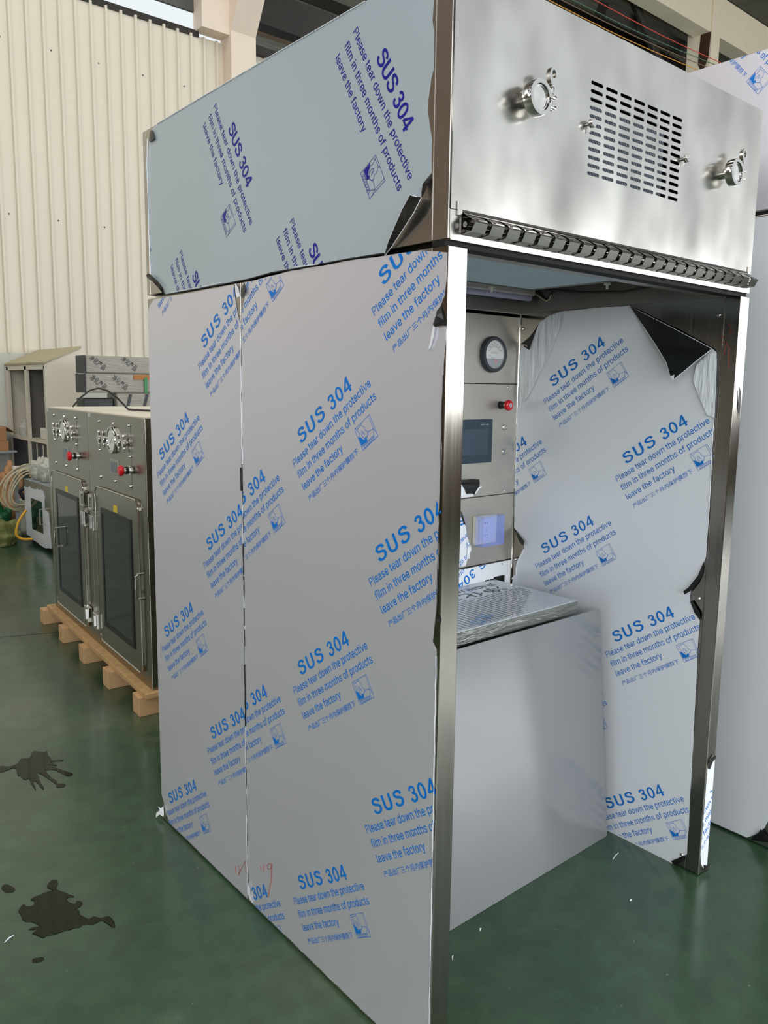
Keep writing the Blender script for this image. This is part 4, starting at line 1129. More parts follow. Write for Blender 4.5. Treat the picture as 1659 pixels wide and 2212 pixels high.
for st in ([(1573, 703), (1579, 700), (1580, 708), (1576, 722), (1586, 717)], [(1558, 730), (1566, 724)], [(1558, 741), (1566, 737)], [(1563, 767), (1570, 740), (1577, 757)], [(1574, 757), (1574, 797)]):
    m = MB(); m.tube([P(a, c, 'x', XR) + Vector((-.0012, 0, 0)) for a, c in st], .0007, 5); m.build('crayon_mark', RED_PEN, rpost, 'faint red handwritten stroke')

# control wall -----------------------------------------------------------
g = Vector((1.109, YB, 1.782))
m = MB(); m.lathe(g, (0, -1, 0), [(0, 0), (0, .0685), (.014, .0685), (.020, .065), (.020, .0535), (.012, .0525), (.012, 0)], 48); gauge = m.build('pressure_gauge', DGREY, booth, 'round differential pressure gauge')
m = MB(); m.lathe(g + Vector((0, -.0125, 0)), (0, -1, 0), [(0, 0), (0, .0522), (.001, .0522), (.001, 0)], 48); dial = m.build('dial', DIAL, gauge)
# lower half of the dial is a grey plate
m = MB()
half = [(g.x + .0515 * math.cos(t), YB - .0142, g.z - .016 + 0 * t) if False else (g.x + .0515 * math.cos(t), YB - .0142, g.z + .0515 * math.sin(t)) for t in [math.radians(a) for a in range(198, 343, 8)]]
m.prism(half, (0, -.0008, 0)); m.build('dial_plate', DGREY if False else mat('dial_plate_grey', S(120, 124, 132), 0.3), gauge)
m = MB()
GX = lambda x, y: (g.x + x, YB - .0146, g.z + y)
for k in range(31):
    a = math.radians(160 - k * 140 / 30)
    r0, r1 = (.026, .034) if k % 6 == 0 else (.026, .0305)
    V, Fc = stroke([(r0 * math.cos(a), r0 * math.sin(a) + .004), (r1 * math.cos(a), r1 * math.sin(a) + .004)], .0006)
    for f in Fc: m.poly([GX(*V[i]) for i in f])
for k, t_ in enumerate(('0', '10', '20', '30', '40', '50', '60')):
    a = math.radians(160 - k * 140 / 6)
    cx_, cy_ = .0385 * math.cos(a), .0385 * math.sin(a)
    V, Fc = line(t_, cx_ - .0022 * len(t_), cx_ + .0022 * len(t_), cy_, .0048)
    for f in Fc: m.poly([GX(*V[i]) for i in f])
for t_, x0, x1, y_, c_ in (('MAGNEHELIC', -.019, .019, .004, .0042), ('PASCALS', -.006, .006, .011, .0022), ('MAX. PRESSURE 100 kPa', -.018, .018, -.011, .002)):
    V, Fc = line(t_, x0, x1, y_, c_)
    for f in Fc: m.poly([GX(*V[i]) for i in f])
m.build('dial_print', INK_K, gauge)
m = MB(); V, Fc = line('Dwyer', -.0095, .0095, .0445, .0040)
for f in Fc: m.poly([GX(*V[i]) for i in f])
m.build('dial_logo', RED_PEN, gauge)
m = MB(); m.box(g.x - .001, g.x + .014, YB - .0165, YB - .0152, g.z - .034, g.z - .019); m.box(g.x + .003, g.x + .010, YB - .0167, YB - .0160, g.z - .031, g.z - .022); m.build('magnet_cover', mat('magnet_red', S(190, 88, 98), 0.4), gauge)
m = MB(); m.tube([GX(.0, -.018), GX(-.034, -.002)], .0006, 5); m.build('needle', INK_K, gauge)
m = MB(); m.lathe(g + Vector((0, -.0175, 0)), (0, -1, 0), [(0, 0), (0, .0533), (.0012, .0533), (.0012, 0)], 40); m.build('glass', GLASSC, gauge)

e = Vector((1.167, YB, 1.589))
m = MB(); m.lathe(e, (0, -1, 0), [(0, 0), (0, .015), (.006, .015), (.006, .0125), (.024, .0125), (.024, .0)], 28); es = m.build('emergency_stop', BLACK, booth, 'red mushroom emergency stop button')
m = MB(); m.lathe(e + Vector((0, -.023, 0)), (0, -1, 0), [(0, 0), (0, .0105), (.012, .0105), (.012, 0)], 28); m.build('collar', CHROME, es)
m = MB(); m.lathe(e + Vector((0, -.034, 0)), (0, -1, 0), [(0, 0), (0, .016), (.004, .0205), (.010, .0212), (.016, .0195), (.019, .015), (.020, .006), (.020, 0)], 32); m.build('button_head', RED, es)
m = MB()
m.prism([(e.x - .0075, YB - .0542, e.z - .004), (e.x, YB - .0542, e.z - .0095), (e.x + .0075, YB - .0542, e.z - .004), (e.x + .0075, YB - .0542, e.z + .004), (e.x, YB - .0542, e.z + .0095), (e.x - .0075, YB - .0542, e.z + .004)], (0, -.0004, 0))
m.mi = 1
for st in ([(-.004, -.003), (.0, .0035), (.003, .001)], [(.004, .003), (.0, -.0035), (-.003, -.001)]):
    V, Fc = stroke(st, .0015)
    for f in Fc: m.poly([(e.x + V[i][0], YB - .0549, e.z + V[i][1]) for i in f])
m.build('arrow_label', [mat('label_silver', S(196, 198, 206), 0.3), INK_K], es)

m = MB(); m.box(.900, 1.1205, YB - .007, YB, 1.367, 1.535, .003); hm = m.build('touch_panel', SCREENB, booth, 'dark touch screen panel')
m = MB(); m.box(.925, 1.0945, YB - .0078, YB - .0068, 1.400, 1.498); m.build('screen', SCREEN, hm)
m = MB(); V, Fc = line('SMART LINE', 1.050, 1.097, 1.5125, .0055)
for f in Fc: m.poly([(V[i][0], YB - .0074, V[i][1]) for i in f])
m.build('lettering', mat('silver_lettering', S(190, 198, 204), 0.4), hm)
for bz in (1.501, 1.404):
    m = MB(); m.lathe((1.195, YB, bz), (0, -1, 0), [(0, 0), (0, .0112), (.004, .0112), (.005, .0095), (.0035, .0085), (.0045, 0)], 28); m.build('push_button', CHROME, booth)
for sx, sz in ((1.209, 1.659), (1.209, 1.245), (.95, 1.66), (.95, 1.245)):
    m = MB(); m.lathe((sx, YB, sz), (0, -1, 0), [(0, 0), (0, .0052), (.002, .0052), (.0035, .003), (.0035, 0)], 16); m.build('screw', CHROME, cp)
# torn film stub between screen and socket panels
gq = lambda x, y: (985 + x / 8.845, 880 + y / 8.845)
flap('film_flap', cp, [gq(60, 1392), gq(190, 1385), gq(315, 1368), gq(440, 1375), gq(452, 1440), gq(440, 1510), gq(380, 1600), gq(350, 1665), gq(290, 1640), gq(200, 1650), gq(170, 1560), gq(110, 1470), gq(60, 1450)], 'y', YB, [.004, .012, .016, .018, .018, .016, .014, .012, .012, .012, .012, .010, .004], [FILM_BACK, FILM_BACK], 'black scrap of torn film', False)
flap('film_flap', cp, [gq(440, 1515), gq(505, 1500), gq(440, 1560), gq(405, 1620), gq(360, 1660), gq(385, 1590)], 'y', YB, [.014, .016, .014, .010, .006, .01], [FILM_EDGE, FILM_EDGE], 'white scrap of torn film', False)
flap('film_flap', cp, [gq(60, 1480), gq(110, 1480), gq(170, 1570), gq(190, 1660), gq(330, 1655), gq(330, 1700), gq(60, 1735)], 'y', YB, [.004, .008, .008, .008, .006, .002, .002], [FILM_EDGE, FILM_EDGE], 'white scrap of torn film', False)
# socket with blue splash cover
m = MB(); m.box(1.028, 1.146, YB - .022, YB, 1.048, 1.161, .004); so = m.build('power_socket', WHITE, booth, 'white power socket under a clear blue splash cover')
m = MB(); m.box(1.040, 1.134, YB - .026, YB - .0215, 1.058, 1.150, .002); m.build('socket_face', SOCKETW, so)
m = MB()
for px, pz, w_, h_ in ((1.070, 1.132, .003, .006), (1.082, 1.132, .003, .006), (1.078, 1.101, .002, .007), (1.071, 1.085, .002, .007), (1.086, 1.085, .002, .007)):
    m.box(px, px + w_, YB - .0265, YB - .0258, pz - h_ / 2, pz + h_ / 2)
m.build('socket_holes', GAP, so)
m = MB()
x0, x1, z0, z1, ya, yb = 1.026, 1.148, 1.046, 1.163, YB - .021, YB - .060
m.box(x0, x1, yb, yb + .0022, z0, z1, .0008)
m.box(x0, x0 + .002, yb + .0022, ya, z0, z1); m.box(x1 - .002, x1, yb + .0022, ya, z0, z1)
m.box(x0 + .002, x1 - .002, yb + .0022, ya, z0, z0 + .002); m.box(x0 + .002, x1 - .002, yb + .0022, ya, z1 - .002, z1)
m.build('splash_cover', BLUECAP, so)
# film scrap left on the socket panel and the film on the return panel
BW = lambda x, y, h: (x, YB - h - .0008, y)
kq = lambda x, y: (975 + x / 5.44, 1080 + y / 5.44)


def bpx(pts): return [(P(px, py, 'y', YB).x, P(px, py, 'y', YB).z) for px, py in pts]


q3 = P(*kq(240, 890), 'y', YB)
ang = 212.0
_ca, _sa = math.cos(math.radians(ang)), math.sin(math.radians(ang))
ox, oz = q3.x - (.185 * _ca - .02 * _sa), q3.z - (.185 * _sa + .02 * _ca)
fo = [(.06, 1.228)] + bpx([kq(95, 110), kq(140, 240), kq(165, 300), kq(180, 420), kq(235, 570), kq(185, 700), kq(165, 775)]) + [(.06, .9655)]
film('protective_film', kp, jag(fo, .02, .0015, skip=(0, len(fo) - 1, len(fo) - 2)), BW, [(LIGHT_BLOCK, ox, oz, ang, 1.0), (LIGHT_BLOCK, ox - .12, oz + .19, ang, 1.0)], [FILM_EDGE, INK], (.06, 1.26, .9655, 1.23), 'white film scrap with upside-down print')
film('protective_film', rp, [(.05, .012), (XR - .006, .012), (XR - .006, .9565), (.05, .9565)], BW, [(LIGHT_BLOCK, ox, oz, ang, 1.0), (LIGHT_BLOCK, ox - .36, oz - .02, ang, 1.0)], [FILM_EDGE, INK], (.05, XR - .006, .012, .9565), 'white film with upside-down print on the return panel')
flap('film_flap', kp, [kq(98, 112), kq(125, 150), kq(160, 270), kq(170, 300), kq(150, 280), kq(118, 190)], 'y', YB, [.002, .006, .006, .002, .006, .006], [FILM_BACK, LIP], 'black curl on the film scrap', False)
flap('film_flap', kp, [kq(190, 560), kq(205, 540), kq(235, 575), kq(215, 630), kq(215, 690), kq(180, 690), kq(185, 620)], 'y', YB, [.004, .008, .008, .008, .006, .004, .004], [FILM_EDGE, FILM_EDGE], 'crumpled white edge of the film scrap', False)
m = MB()
for j in range(2):
    for x0 in (1.165, 1.195) if j == 0 else (1.11, 1.14):
        m.box(x0, x0 + .024, YB - .0016, YB + .001, .868, .893)
m.box(1.160, 1.226, YB - .0014, YB, .862, .899)
m.build('return_air_slots', GAP, rp)
p = P(*kq(590, 750), 'y', YB)
m = MB(); m.lathe((p.x, YB, p.z), (0, -1, 0), [(0, 0), (0, .004), (.003, .004), (.003, 0)], 14); m.build('screw', CHROME, rp)

# ceiling of the booth -----------------------------------------------------
m = MB()
m.box(.05, XR, .056, .115, HS + .004, HS + .020)
m.box(.045, XR, YB - .004, YB, HS - .003, HS + .14); m.box(XR, XR + .004, .056, YB, HS - .003, HS + .14); m.box(.041, .045, .056, YB, HS - .003, HS + .14)
m.box(.045, XR, .056, YB, HS + .13, HS + .14)
m.build('ceiling_frame', STEEL_D, booth)
m = MB(); m.box(.09, 1.045, .10, .655, 2.000, 2.012, .002); df = m.build('ceiling_diffuser', DIFF, booth, 'pale blue diffuser panel in the booth ceiling')
m = MB(); m.box(.088, 1.052, .645, .662, 1.996, 2.014); m.box(1.040, 1.054, .11, .645, 1.998, 2.014); m.build('diffuser_frame', STEEL_D, df)
for px, py, yy in ((1062, 626, None), (1312, 616, 1)):
    p = P(px, py, 'y', .665) if yy is None else P(px, py, 'x', 1.055)
    m = MB(); m.lathe((p.x, p.y, 1.997), (0, 0, -1), [(0, 0), (0, .010), (.006, .012), (.006, .005), (.010, .005), (.010, .0042), (.020, .0042), (.020, 0)], 16); m.build('diffuser_clip', WHITE, df)
lz = 1.995
m = MB(); m.box(.35, 1.255, .80, .845, lz + .012, lz + .04, .004); tl = m.build('tube_lamp', LAMPB, booth, 'white tube lamp along the back of the ceiling')
m = MB(); m.tube([(.36, .822, lz + .006), (1.245, .822, lz + .006)], .014, 14); m.build('lamp_tube', LAMPL, tl)
m = MB(); m.tube([(1.250, .82, 2.02), (1.262, .81, 2.018), (1.266, .78, 2.000), (1.266, .755, 1.985), (1.266, .74, 1.992), (1.266, .735, 2.01)], .0035, 8); m.build('lamp_cable', HOSE_B, tl)
m = MB(); m.tube([(1.255, .80, 2.03), (1.262, .77, 2.0), (1.264, .75, 1.99), (1.264, .72, 2.03)], .003, 8); m.tube([(1.262, .76, 2.03), (1.262, .60, 2.005), (1.262, .42, 1.992), (1.262, .25, 2.005), (1.262, .10, 2.02)], .004, 8); m.build('wiring', BLACK, booth)

# =================================================================== THE BOOTH NEXT TO IT
X2, Y2, H2, S2 = 1.620, -0.130, 2.800, 2.262
b2 = thing('sampling_booth', (X2 + .66, Y2 + .75, 0), 'second film-covered booth on the right, seen side-on past the open booth', 'booth')
m = MB(); m.box(X2, X2 + W, Y2, Y2 + D, S2 + .006, H2, .002); u2 = m.build('upper_housing', STEEL, b2)
m = MB(); m.box(X2 + .001, X2 + .045, Y2 + .05, Y2 + D, .004, S2 - .006, .001); s2 = m.build('side_panel', STEEL, b2)
m = MB(); m.box(X2 + W - .045, X2 + W, Y2 + .05, Y2 + D, .004, S2 - .006, .001); m.build('side_panel', STEEL, b2)
m = MB(); m.box(X2 + .05, X2 + W - .05, Y2 + .9, Y2 + .92, .004, S2 - .006, .001); m.build('back_panel', STEEL, b2)
for xx in (X2, X2 + W - PT):
    m = MB(); m.box(xx, xx + PT, Y2, Y2 + .05, .004, S2 - .006, .002); m.build('front_post', STEEL_V, b2)
m = MB(); m.box(X2 + .003, X2 + W - .003, Y2 + .003, Y2 + D - .003, S2 - .006, S2 + .006); m.build('joint_gap', GAP, b2)
NW = lambda x, y, h: (X2 - h - .0008, -x, y)
r2 = (-Y2 - D + .01, -Y2 - .055)
film('protective_film', u2, jag([(r2[0], S2 + .012), (r2[1], S2 + .012), (r2[1], H2 - .002), (r2[0], H2 - .002)], .05, .001), NW,
     [(LIGHT_BLOCK, -.235, 2.976, -50.4, 1.0)], [FILM, INK], (r2[0], r2[1], S2 + .01, H2 - .003))
lo = [(r2[0], .010), (.0, .010), (.010, .018), (.035, .040), (.06, .075), (r2[1], .12), (r2[1], S2 - .012), (r2[0], S2 - .012)]
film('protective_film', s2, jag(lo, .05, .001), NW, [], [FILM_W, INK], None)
flap('film_flap', s2, [(1621, 1815), (1627, 1806), (1640, 1797), (1643, 1791), (1662, 1812), (1662, 1820)], 'x', X2, [.001, .006, .010, .012, .004, .002], [FILM_BACK, FILM_BACK], 'black torn film at the foot of the side', False)

# =================================================================== INSIDE THE BOOTH
# bench, wrapped panel, loose sheet
t = thing('workbench', (.62, .68, 0), 'steel bench inside the booth under the wrapped panel', 'bench')
m = MB(); m.box(.10, 1.14, .50, .865, .815, .843, .003); m.build('bench_top', STEEL_D, t)
for a, c in ((.13, .52), (1.09, .52), (.13, .82), (1.09, .82)):
    m = MB(); m.box(a, a + .03, c, c + .03, 0, .815); m.build('leg', STEEL_D, t)
wb = thing('wrapped_package', (.62, .675, .8435), 'flat panel in clear stretch wrap with newsprint-like print lying behind the sheet', 'package')
m = MB(); m.box(.08, 1.165, .472, .879, .8435, .889, .006)
m.mi = 1
for k in range(26):
    x0 = random.uniform(.1, 1.05)
    z0_ = random.uniform(.852, .884)
    l_ = random.uniform(.03, .11)
    m.tube([(x0, .4715, z0_), (x0 + l_ * .5, .4702, z0_ - random.uniform(.0, .006)), (x0 + l_, .4714, max(.847, z0_ - random.uniform(0, .012)))], [.0002, random.uniform(.0006, .0012), .0002], 5)
m.build('panel_edge', [WRAP_E, mat('wrap_crease', S(205, 208, 206), 0.08, 0.0, 0.8)], wb)
m = MB()
m.box(.085, 1.160, .477, .875, .8885, .8905)
zt = .8911
m.mi = 1
TB = lambda x, y: (x, y, zt)
V, Fc = line('\u51c0\u5316\u4ea7\u54c1', 0, .46, 0, .055, 0, .84)
for f in Fc: m.poly([TB(1.085 - V[i][0], .790 - V[i][1]) for i in f])
V, Fc = line('JINGHUACHANPIN', 0, .46, 0, .030, .006)
for f in Fc: m.poly([TB(1.105 - V[i][0], .838 - V[i][1]) for i in f])
m.mi = 2
for k in range(52):
    xa = .12 + k * .0198
    yv = .492
    while yv < .725:
        ln = random.uniform(.004, .012)
        if not (k > 38 and yv < .492 + (k - 38) * .013):
            m.poly([TB(xa, yv), TB(xa + random.uniform(.004, .0085), yv), TB(xa + .007, yv + ln), TB(xa, yv + ln)])
        yv += ln + random.uniform(.002, .004)
m.mi = 3
V, Fc = bold('SUS', 0, .13, 0, .045)
a_ = math.radians(205)
zt = .8914
for f in Fc: m.poly([TB(.76 + V[i][0] * math.cos(a_) - V[i][1] * math.sin(a_), .575 + V[i][0] * math.sin(a_) + V[i][1] * math.cos(a_)) for i in f])
m.build('panel_top', [WRAP_W, INK_K, INK_G, mat('ink_faded_blue', S(120, 160, 205), 0.4)], wb)
st = Vector((1.234, .344, 0)); tilt = (.428 - .344) / .858
m = MB()
m.prism([(.075, .344, .001), (1.234, .344, .001), (1.234, .428, .858), (.075, .428, .858)], (0, .0016, 0))
m.build('steel_sheet', SATIN, label='bare satin steel sheet leaning inside the booth on the green floor', cat='sheet')

# =================================================================== STAINLESS CABINETS ON THE PALLET
CA = math.atan(.066)
CF = Matrix.Translation((.376, 2.43, 0)) @ Matrix.Rotation(-CA, 4, 'Z')      # local x = into the cabinet, local y = along the fronts
CSTEEL = mat('cabinet_steel', S(158, 154, 144), 0.26, 1.0, var=0.10, vscale=2.5, bump=0.05, bscale=3, rvar=0.05)


def cabinet(y0, y1, d, hinge_y, handle_y, es_y, gy, dy, label):
    base = CF @ Vector((.4, (y0 + y1) / 2, .128))
    o = thing('stainless_cabinet', base, label, 'cabinet', 'stainless cabinets on the pallet', -CA)
    zb, zt_ = .128, 1.490
    m = MB(CF); m.box(0, .80, y0, y1, zb, zt_, .004); body = m.build('cabinet_body', CSTEEL, o)
    m = MB(CF); m.box(.012, .79, y0 + .006, y1 - .006, zt_, zt_ + .004); m.build('top_sheet', CREAM, o)
    # raised door with rounded corners
    da, db = d
    m = MB(CF)
    pts = []
    R = .05
    for cy, cz, a0 in ((db - R, 1.080 - R, 0), (da + R, 1.080 - R, 90), (da + R, .185 + R, 180), (db - R, .185 + R, 270)):
        for k in range(6):
            t_ = math.radians(a0 + 18 * k)
            pts.append((cy + R * math.cos(t_), cz + R * math.sin(t_)))
    m.prism([(0, a, c) for a, c in pts], (-.012, 0, 0)); door = m.build('door', CSTEEL, o)
    m = MB(CF); m.tube([(-.0115, a, c) for a, c in pts], .0045, 6, closed=True); m.build('door_edge', CHROME, door)
    wa, wz = ((da + .105), (db - .105)), (.290, .970)
    m = MB(CF)
    fw = .028
    m.box(-.017, -.012, wa[0], wa[0] + fw, wz[0], wz[1]); m.box(-.017, -.012, wa[1] - fw, wa[1], wz[0], wz[1])
    m.box(-.017, -.012, wa[0] + fw, wa[1] - fw, wz[0], wz[0] + fw); m.box(-.017, -.012, wa[0] + fw, wa[1] - fw, wz[1] - fw, wz[1])
    m.build('window_gasket', BLACK, door)
    m = MB(CF); m.box(-.0145, -.0125, wa[0] + fw, wa[1] - fw, wz[0] + fw, wz[1] - fw); m.build('window', GLASS_D, door)
    m = MB(CF); hz = (.600, .725)
    m.tube([(-.012, handle_y, hz[0]), (-.045, handle_y, hz[0]), (-.055, handle_y, hz[0] + .012), (-.055, handle_y, hz[1] - .012), (-.045, handle_y, hz[1]), (-.012, handle_y, hz[1])], .006, 10); m.build('handle', CHROME, door)
    for hz_ in (.980, .862, .283):
        m = MB(CF); m.box(-.030, -.002, hinge_y - .040, hinge_y + .040, hz_ - .046, hz_ + .046, .005)
        m.box(-.036, -.030, hinge_y - .010, hinge_y + .010, hz_ - .030, hz_ + .030); m.build('hinge', CHROME, o)
    m = MB(CF); m.box(-.013, -.0115, (da + db) / 2 - .03, (da + db) / 2 + .03, .975, 1.012); m.build('warning_sticker', YELLOW, door)
    # instrument plate
    pa, pb = gy - .262, gy + .262
    m = MB(CF); m.box(-.002, 0, pa, pb, 1.125, 1.462, .001); plate = m.build('instrument_plate', CSTEEL, o)
    for ky in (pa + .015, gy, pb - .015):
        for kz in (1.140, 1.447):
            m = MB(CF); m.lathe((-.002, ky, kz), (-1, 0, 0), [(0, 0), (0, .010), (.006, .008), (.008, 0)], 12); m.build('screw', CHROME, plate)
    for ky in (pa + .015, pb - .015):
        m = MB(CF); m.lathe((-.002, ky, 1.29), (-1, 0, 0), [(0, 0), (0, .010), (.006, .008), (.008, 0)], 12); m.build('screw', CHROME, plate)
    m = MB(CF); m.lathe((0, gy, 1.359), (-1, 0, 0), [(0, 0), (0, .072), (.012, .074), (.020, .070), (.020, .060), (.014, .058), (.014, 0)], 32); gg = m.build('gauge', CHROME, o)
    m = MB(CF); m.lathe((-.0142, gy, 1.359), (-1, 0, 0), [(0, 0), (0, .0575), (.001, .0575), (.001, 0)], 32); m.build('dial', DIAL, gg)
    m = MB(CF); m.tube([(-.0165, gy + .02, 1.335), (-.0165, gy - .025, 1.375)], .0008, 5); m.build('needle', INK_K, gg)
    for sg in (1, -1):
        for k_, off in enumerate((.125, .205)):
            yy = gy + sg * off
            m = MB(CF)
            m.lathe((0, yy, 1.355), (-1, 0, 0), [(0, 0), (0, .012), (.010, .012), (.010, .021), (.024, .021), (.024, 0)], 20)
            m.box(-.024, -.012, yy - .007, yy + .007, 1.372, 1.402, .002); m.box(-.022, -.014, yy - .030, yy + .030, 1.352, 1.360)
            m.box(-.022, -.012, yy - .007, yy + .007, 1.308, 1.336, .002)
            m.build('clamp_port', CHROME, o)
    m = MB(CF); m.box(-.006, 0, dy - .075, dy + .075, 1.175, 1.258, .003); dp = m.build('display', mat('display_frame', S(150, 150, 142), 0.4), o)
    m = MB(CF); m.box(-.008, -.0055, dy - .045, dy + .050, 1.187, 1.243); m.build('screen', mat('display_screen', S(92, 104, 108), 0.2), dp)
    m = MB(CF); m.lathe((0, es_y, 1.220), (-1, 0, 0), [(0, 0), (0, .024), (.004, .024), (.004, .016), (.038, .016), (.038, 0)], 20); eb = m.build('emergency_stop', CHROME, o)
    m = MB(CF); m.lathe((-.012, es_y, 1.220), (-1, 0, 0), [(0, .0162), (0, .019), (.014, .019), (.014, .0162)], 20); m.build('collar', BLACK, eb)
    m = MB(CF); m.lathe((-.036, es_y, 1.220), (-1, 0, 0), [(0, 0), (0, .020), (.006, .027), (.016, .027), (.024, .020), (.025, 0)], 24); m.build('button_head', RED, eb)
    m = MB(CF); m.box(-.0012, .0, y1 - .06, y1 - .005, 1.462, 1.489); m.build('tape', mat('clear_tape', S(190, 190, 182), 0.3), o)
    return o


cabinet(0.0, .937, (.097, .805), .850, .036, .225, .468, .468, 'stainless cabinet nearer the booth, door hinged on its far side')
cabinet(.939, 1.876, (1.046, 1.768), 1.019, 1.585, 1.171, 1.427, 1.427, 'stainless cabinet at the far end of the pallet, past the near one')
pal = thing('pallet', CF @ Vector((.35, .94, 0)), 'timber pallet of five skids carrying both stainless cabinets', 'pallet', None, -CA)
m = MB(CF); m.box(-.045, .075, -.03, 1.93, .100, .128, .003); m.build('deck_board', OSB, pal)
m = MB(CF); m.box(.36, .48, -.03, 1.93, .100, .128, .003); m.build('deck_board', OSB, pal)
m = MB(CF); m.box(.70, .82, -.03, 1.93, .100, .128, .003); m.build('deck_board', OSB, pal)
for k, (wx, wy) in enumerate(((.315, 2.499), (.331, 2.951), (.366, 3.428), (.397, 3.892), (.426, 4.374))):
    l = CF.inverted() @ Vector((wx, wy, 0))
    m = MB(CF); m.box(l.x, l.x + .92, l.y - .055, l.y + .045, 0, .100, .003); m.build('skid', WOOD, pal)
# cable on top of the cabinets
zc = 1.5005
a0, a1 = CF @ Vector((.10, 1.60, zc)), CF @ Vector((.35, .2, zc))
m = MB()
pts = []
for k in range(13):
    t_ = k / 12
    pts.append(a0.lerp(a1, t_) + Vector((0, 0, .12 * math.sin(math.pi * min(1, t_ * 2)) * (1 if t_ < .5 else 0) + .003)))
m.tube(pts, .006, 8)
m.build('power_cable', BLACK, label='black cable arching over the tops of the stainless cabinets', cat='cable')

# =================================================================== BACK LEFT CORNER
# small box with white film on its door
SBX = 1.20
zz = lambda px, py: P(px, py, 'x', SBX)
pa, pb_ = zz(68, 1058), zz(107, 1078)
y_hi, y_lo = 7.43, 6.50
ztop = .66
sc_ = thing('small_cabinet', (SBX + .13, 7.0, 0), 'small low steel cabinet with ragged white film around its window', 'cabinet')
m = MB(); m.box(SBX, SBX + .26, y_lo, y_hi, .05, ztop, .004); m.build('cabinet_body', CSTEEL, sc_)
m = MB(); m.box(SBX + .04, SBX + .24, y_lo + .04, y_hi - .04, 0, .05); m.build('plinth', BLACK, sc_)
m = MB(); m.box(SBX, SBX + .26, y_lo, y_hi, ztop, ztop + .003); m.build('top_film', GREYBLUE, sc_)
OF = lambda a, c: (SBX - .006, a, c)
outer = jag([(y_hi - .02, .08), (y_hi - .01, ztop - .07), (y_lo + .30, ztop - .06), (y_lo + .25, ztop - .12), (y_lo + .27, .42), (y_lo + .15, .40), (y_lo + .12, .06), (y_lo + .35, .03)], .06, .012)
m = MB(); m.slab([OF(a, c) for a, c in outer], (.004, 0, 0)); m.build('door_film', FILM_W, sc_)
m = MB(); m.box(SBX - .010, SBX - .004, y_lo + .34, y_hi - .24, .17, .49, .002); m.build('window', GLASS_D, sc_)
m = MB(); m.tube([(SBX, 6.75, .28), (SBX - .06, 6.75, .28), (SBX - .06, 6.75, .43), (SBX, 6.75, .43)], .008, 8); m.build('handle', CHROME, sc_)
# clear bags on the small cabinet
for k, (bx, by, bs) in enumerate(((SBX + .13, 7.26, .11), (SBX + .13, 6.98, .12), (SBX + .13, 6.69, .11))):
    m = MB()
    bmm = bmesh.new(); bmesh.ops.create_icosphere(bmm, subdivisions=4, radius=1)
    for v in bmm.verts:
        n_ = 1 + .18 * math.sin(v.co.x * 7 + k) * math.cos(v.co.y * 6 + v.co.z * 5)
        v.co = Vector((bx + v.co.x * bs * n_, by + v.co.y * bs * n_, ztop + .003 + max(0, (v.co.z + .75)) * bs * 1.1 * n_))
    for f in bmm.faces: f.smooth = True
    m.join(bmm)
    m.build('plastic_bag', CLEARBAG, label=('cloudy plastic bag on the small cabinet, nearest the hose coil', 'cloudy plastic bag in the middle of the small cabinet top', 'cloudy plastic bag on the small cabinet, beside the stainless cabinet')[k], cat='bag', group='plastic bags on the small cabinet', sharp=False)
# shelving unit with a sloping top
lk = thing('shelf_cabinet', (1.67, 8.24, 0), 'tall cream open shelf cabinet with a sloping top against the far wall', 'cabinet')
ya_, yb_ = 7.50, 8.96
xf, xb = 1.48, 1.858
m = MB(); m.prism([(xf, ya_, 0), (xb, ya_, 0), (xb, ya_, 2.023), (xf, ya_, 1.847)], (0, .02, 0)); m.build('side_panel', CREAM, lk)
m = MB(); m.prism([(xf, yb_ - .02, 0), (xb, yb_ - .02, 0), (xb, yb_ - .02, 2.023), (xf, yb_ - .02, 1.847)], (0, .02, 0)); m.build('side_panel', CREAM, lk)
m = MB(); m.prism([(xf - .01, ya_ - .01, 1.847), (xb + .01, ya_ - .01, 2.025), (xb + .01, ya_ - .01, 2.045), (xf - .01, ya_ - .01, 1.867)], (0, 1.48, 0)); m.build('top', mat('locker_top', S(178, 168, 136), 0.6), lk)
m = MB(); m.box(xb - .01, xb, ya_ + .02, yb_ - .02, 0, 2.0); m.build('back_panel', LOCKER_IN, lk)
m = MB(); m.box(xf, xf + .03, 8.15, 8.22, 0, 1.83); m.box(xf, xf + .03, ya_ + .02, ya_ + .05, 0, 1.83); m.box(xf, xf + .03, yb_ - .09, yb_ - .02, 0, 1.83); m.box(xf, xf + .03, ya_ + .02, yb_ - .02, 1.79, 1.845); m.build('front_frame', CREAM, lk)
m = MB(); m.box(xf + .002, xb - .01, ya_ + .02, yb_ - .02, 1.00, 1.035); m.build('shelf', CREAM, lk)
m = MB(); m.box(xf + .05, xb - .02, 8.22, 8.24, 0, 1.8); m.build('divider', LOCKER_IN, lk)
m = MB(); m.box(xf + .02, xf + .03, ya_ + .05, yb_ - .05, .05, 1.0); lower = m.build('lower_door', mat('locker_door_dark', S(58, 64, 66), 0.5), lk)
for yy in (7.72, 7.94):
    m = MB(); m.box(xf + .012, xf + .02, yy, yy + .012, .1, .98); m.build('door_strip', CREAM, lower)
m = MB(); m.box(1.52, 1.72, 7.62, 7.90, 1.036, 1.16, .02); m.build('white_carton', WHITE, label='white carton on the shelf of the cream shelf cabinet', cat='carton')
m = MB(); m.box(1.50, 1.66, 7.56, 7.98, 1.036, 1.062, .01); m.build('parts_tray', mat('tray_grey', S(120, 112, 96), 0.7, var=.4, vscale=30, bump=.5, bscale=40), label='tray of small metal parts on the shelf before the white carton', cat='tray') if False else m.bm.free()
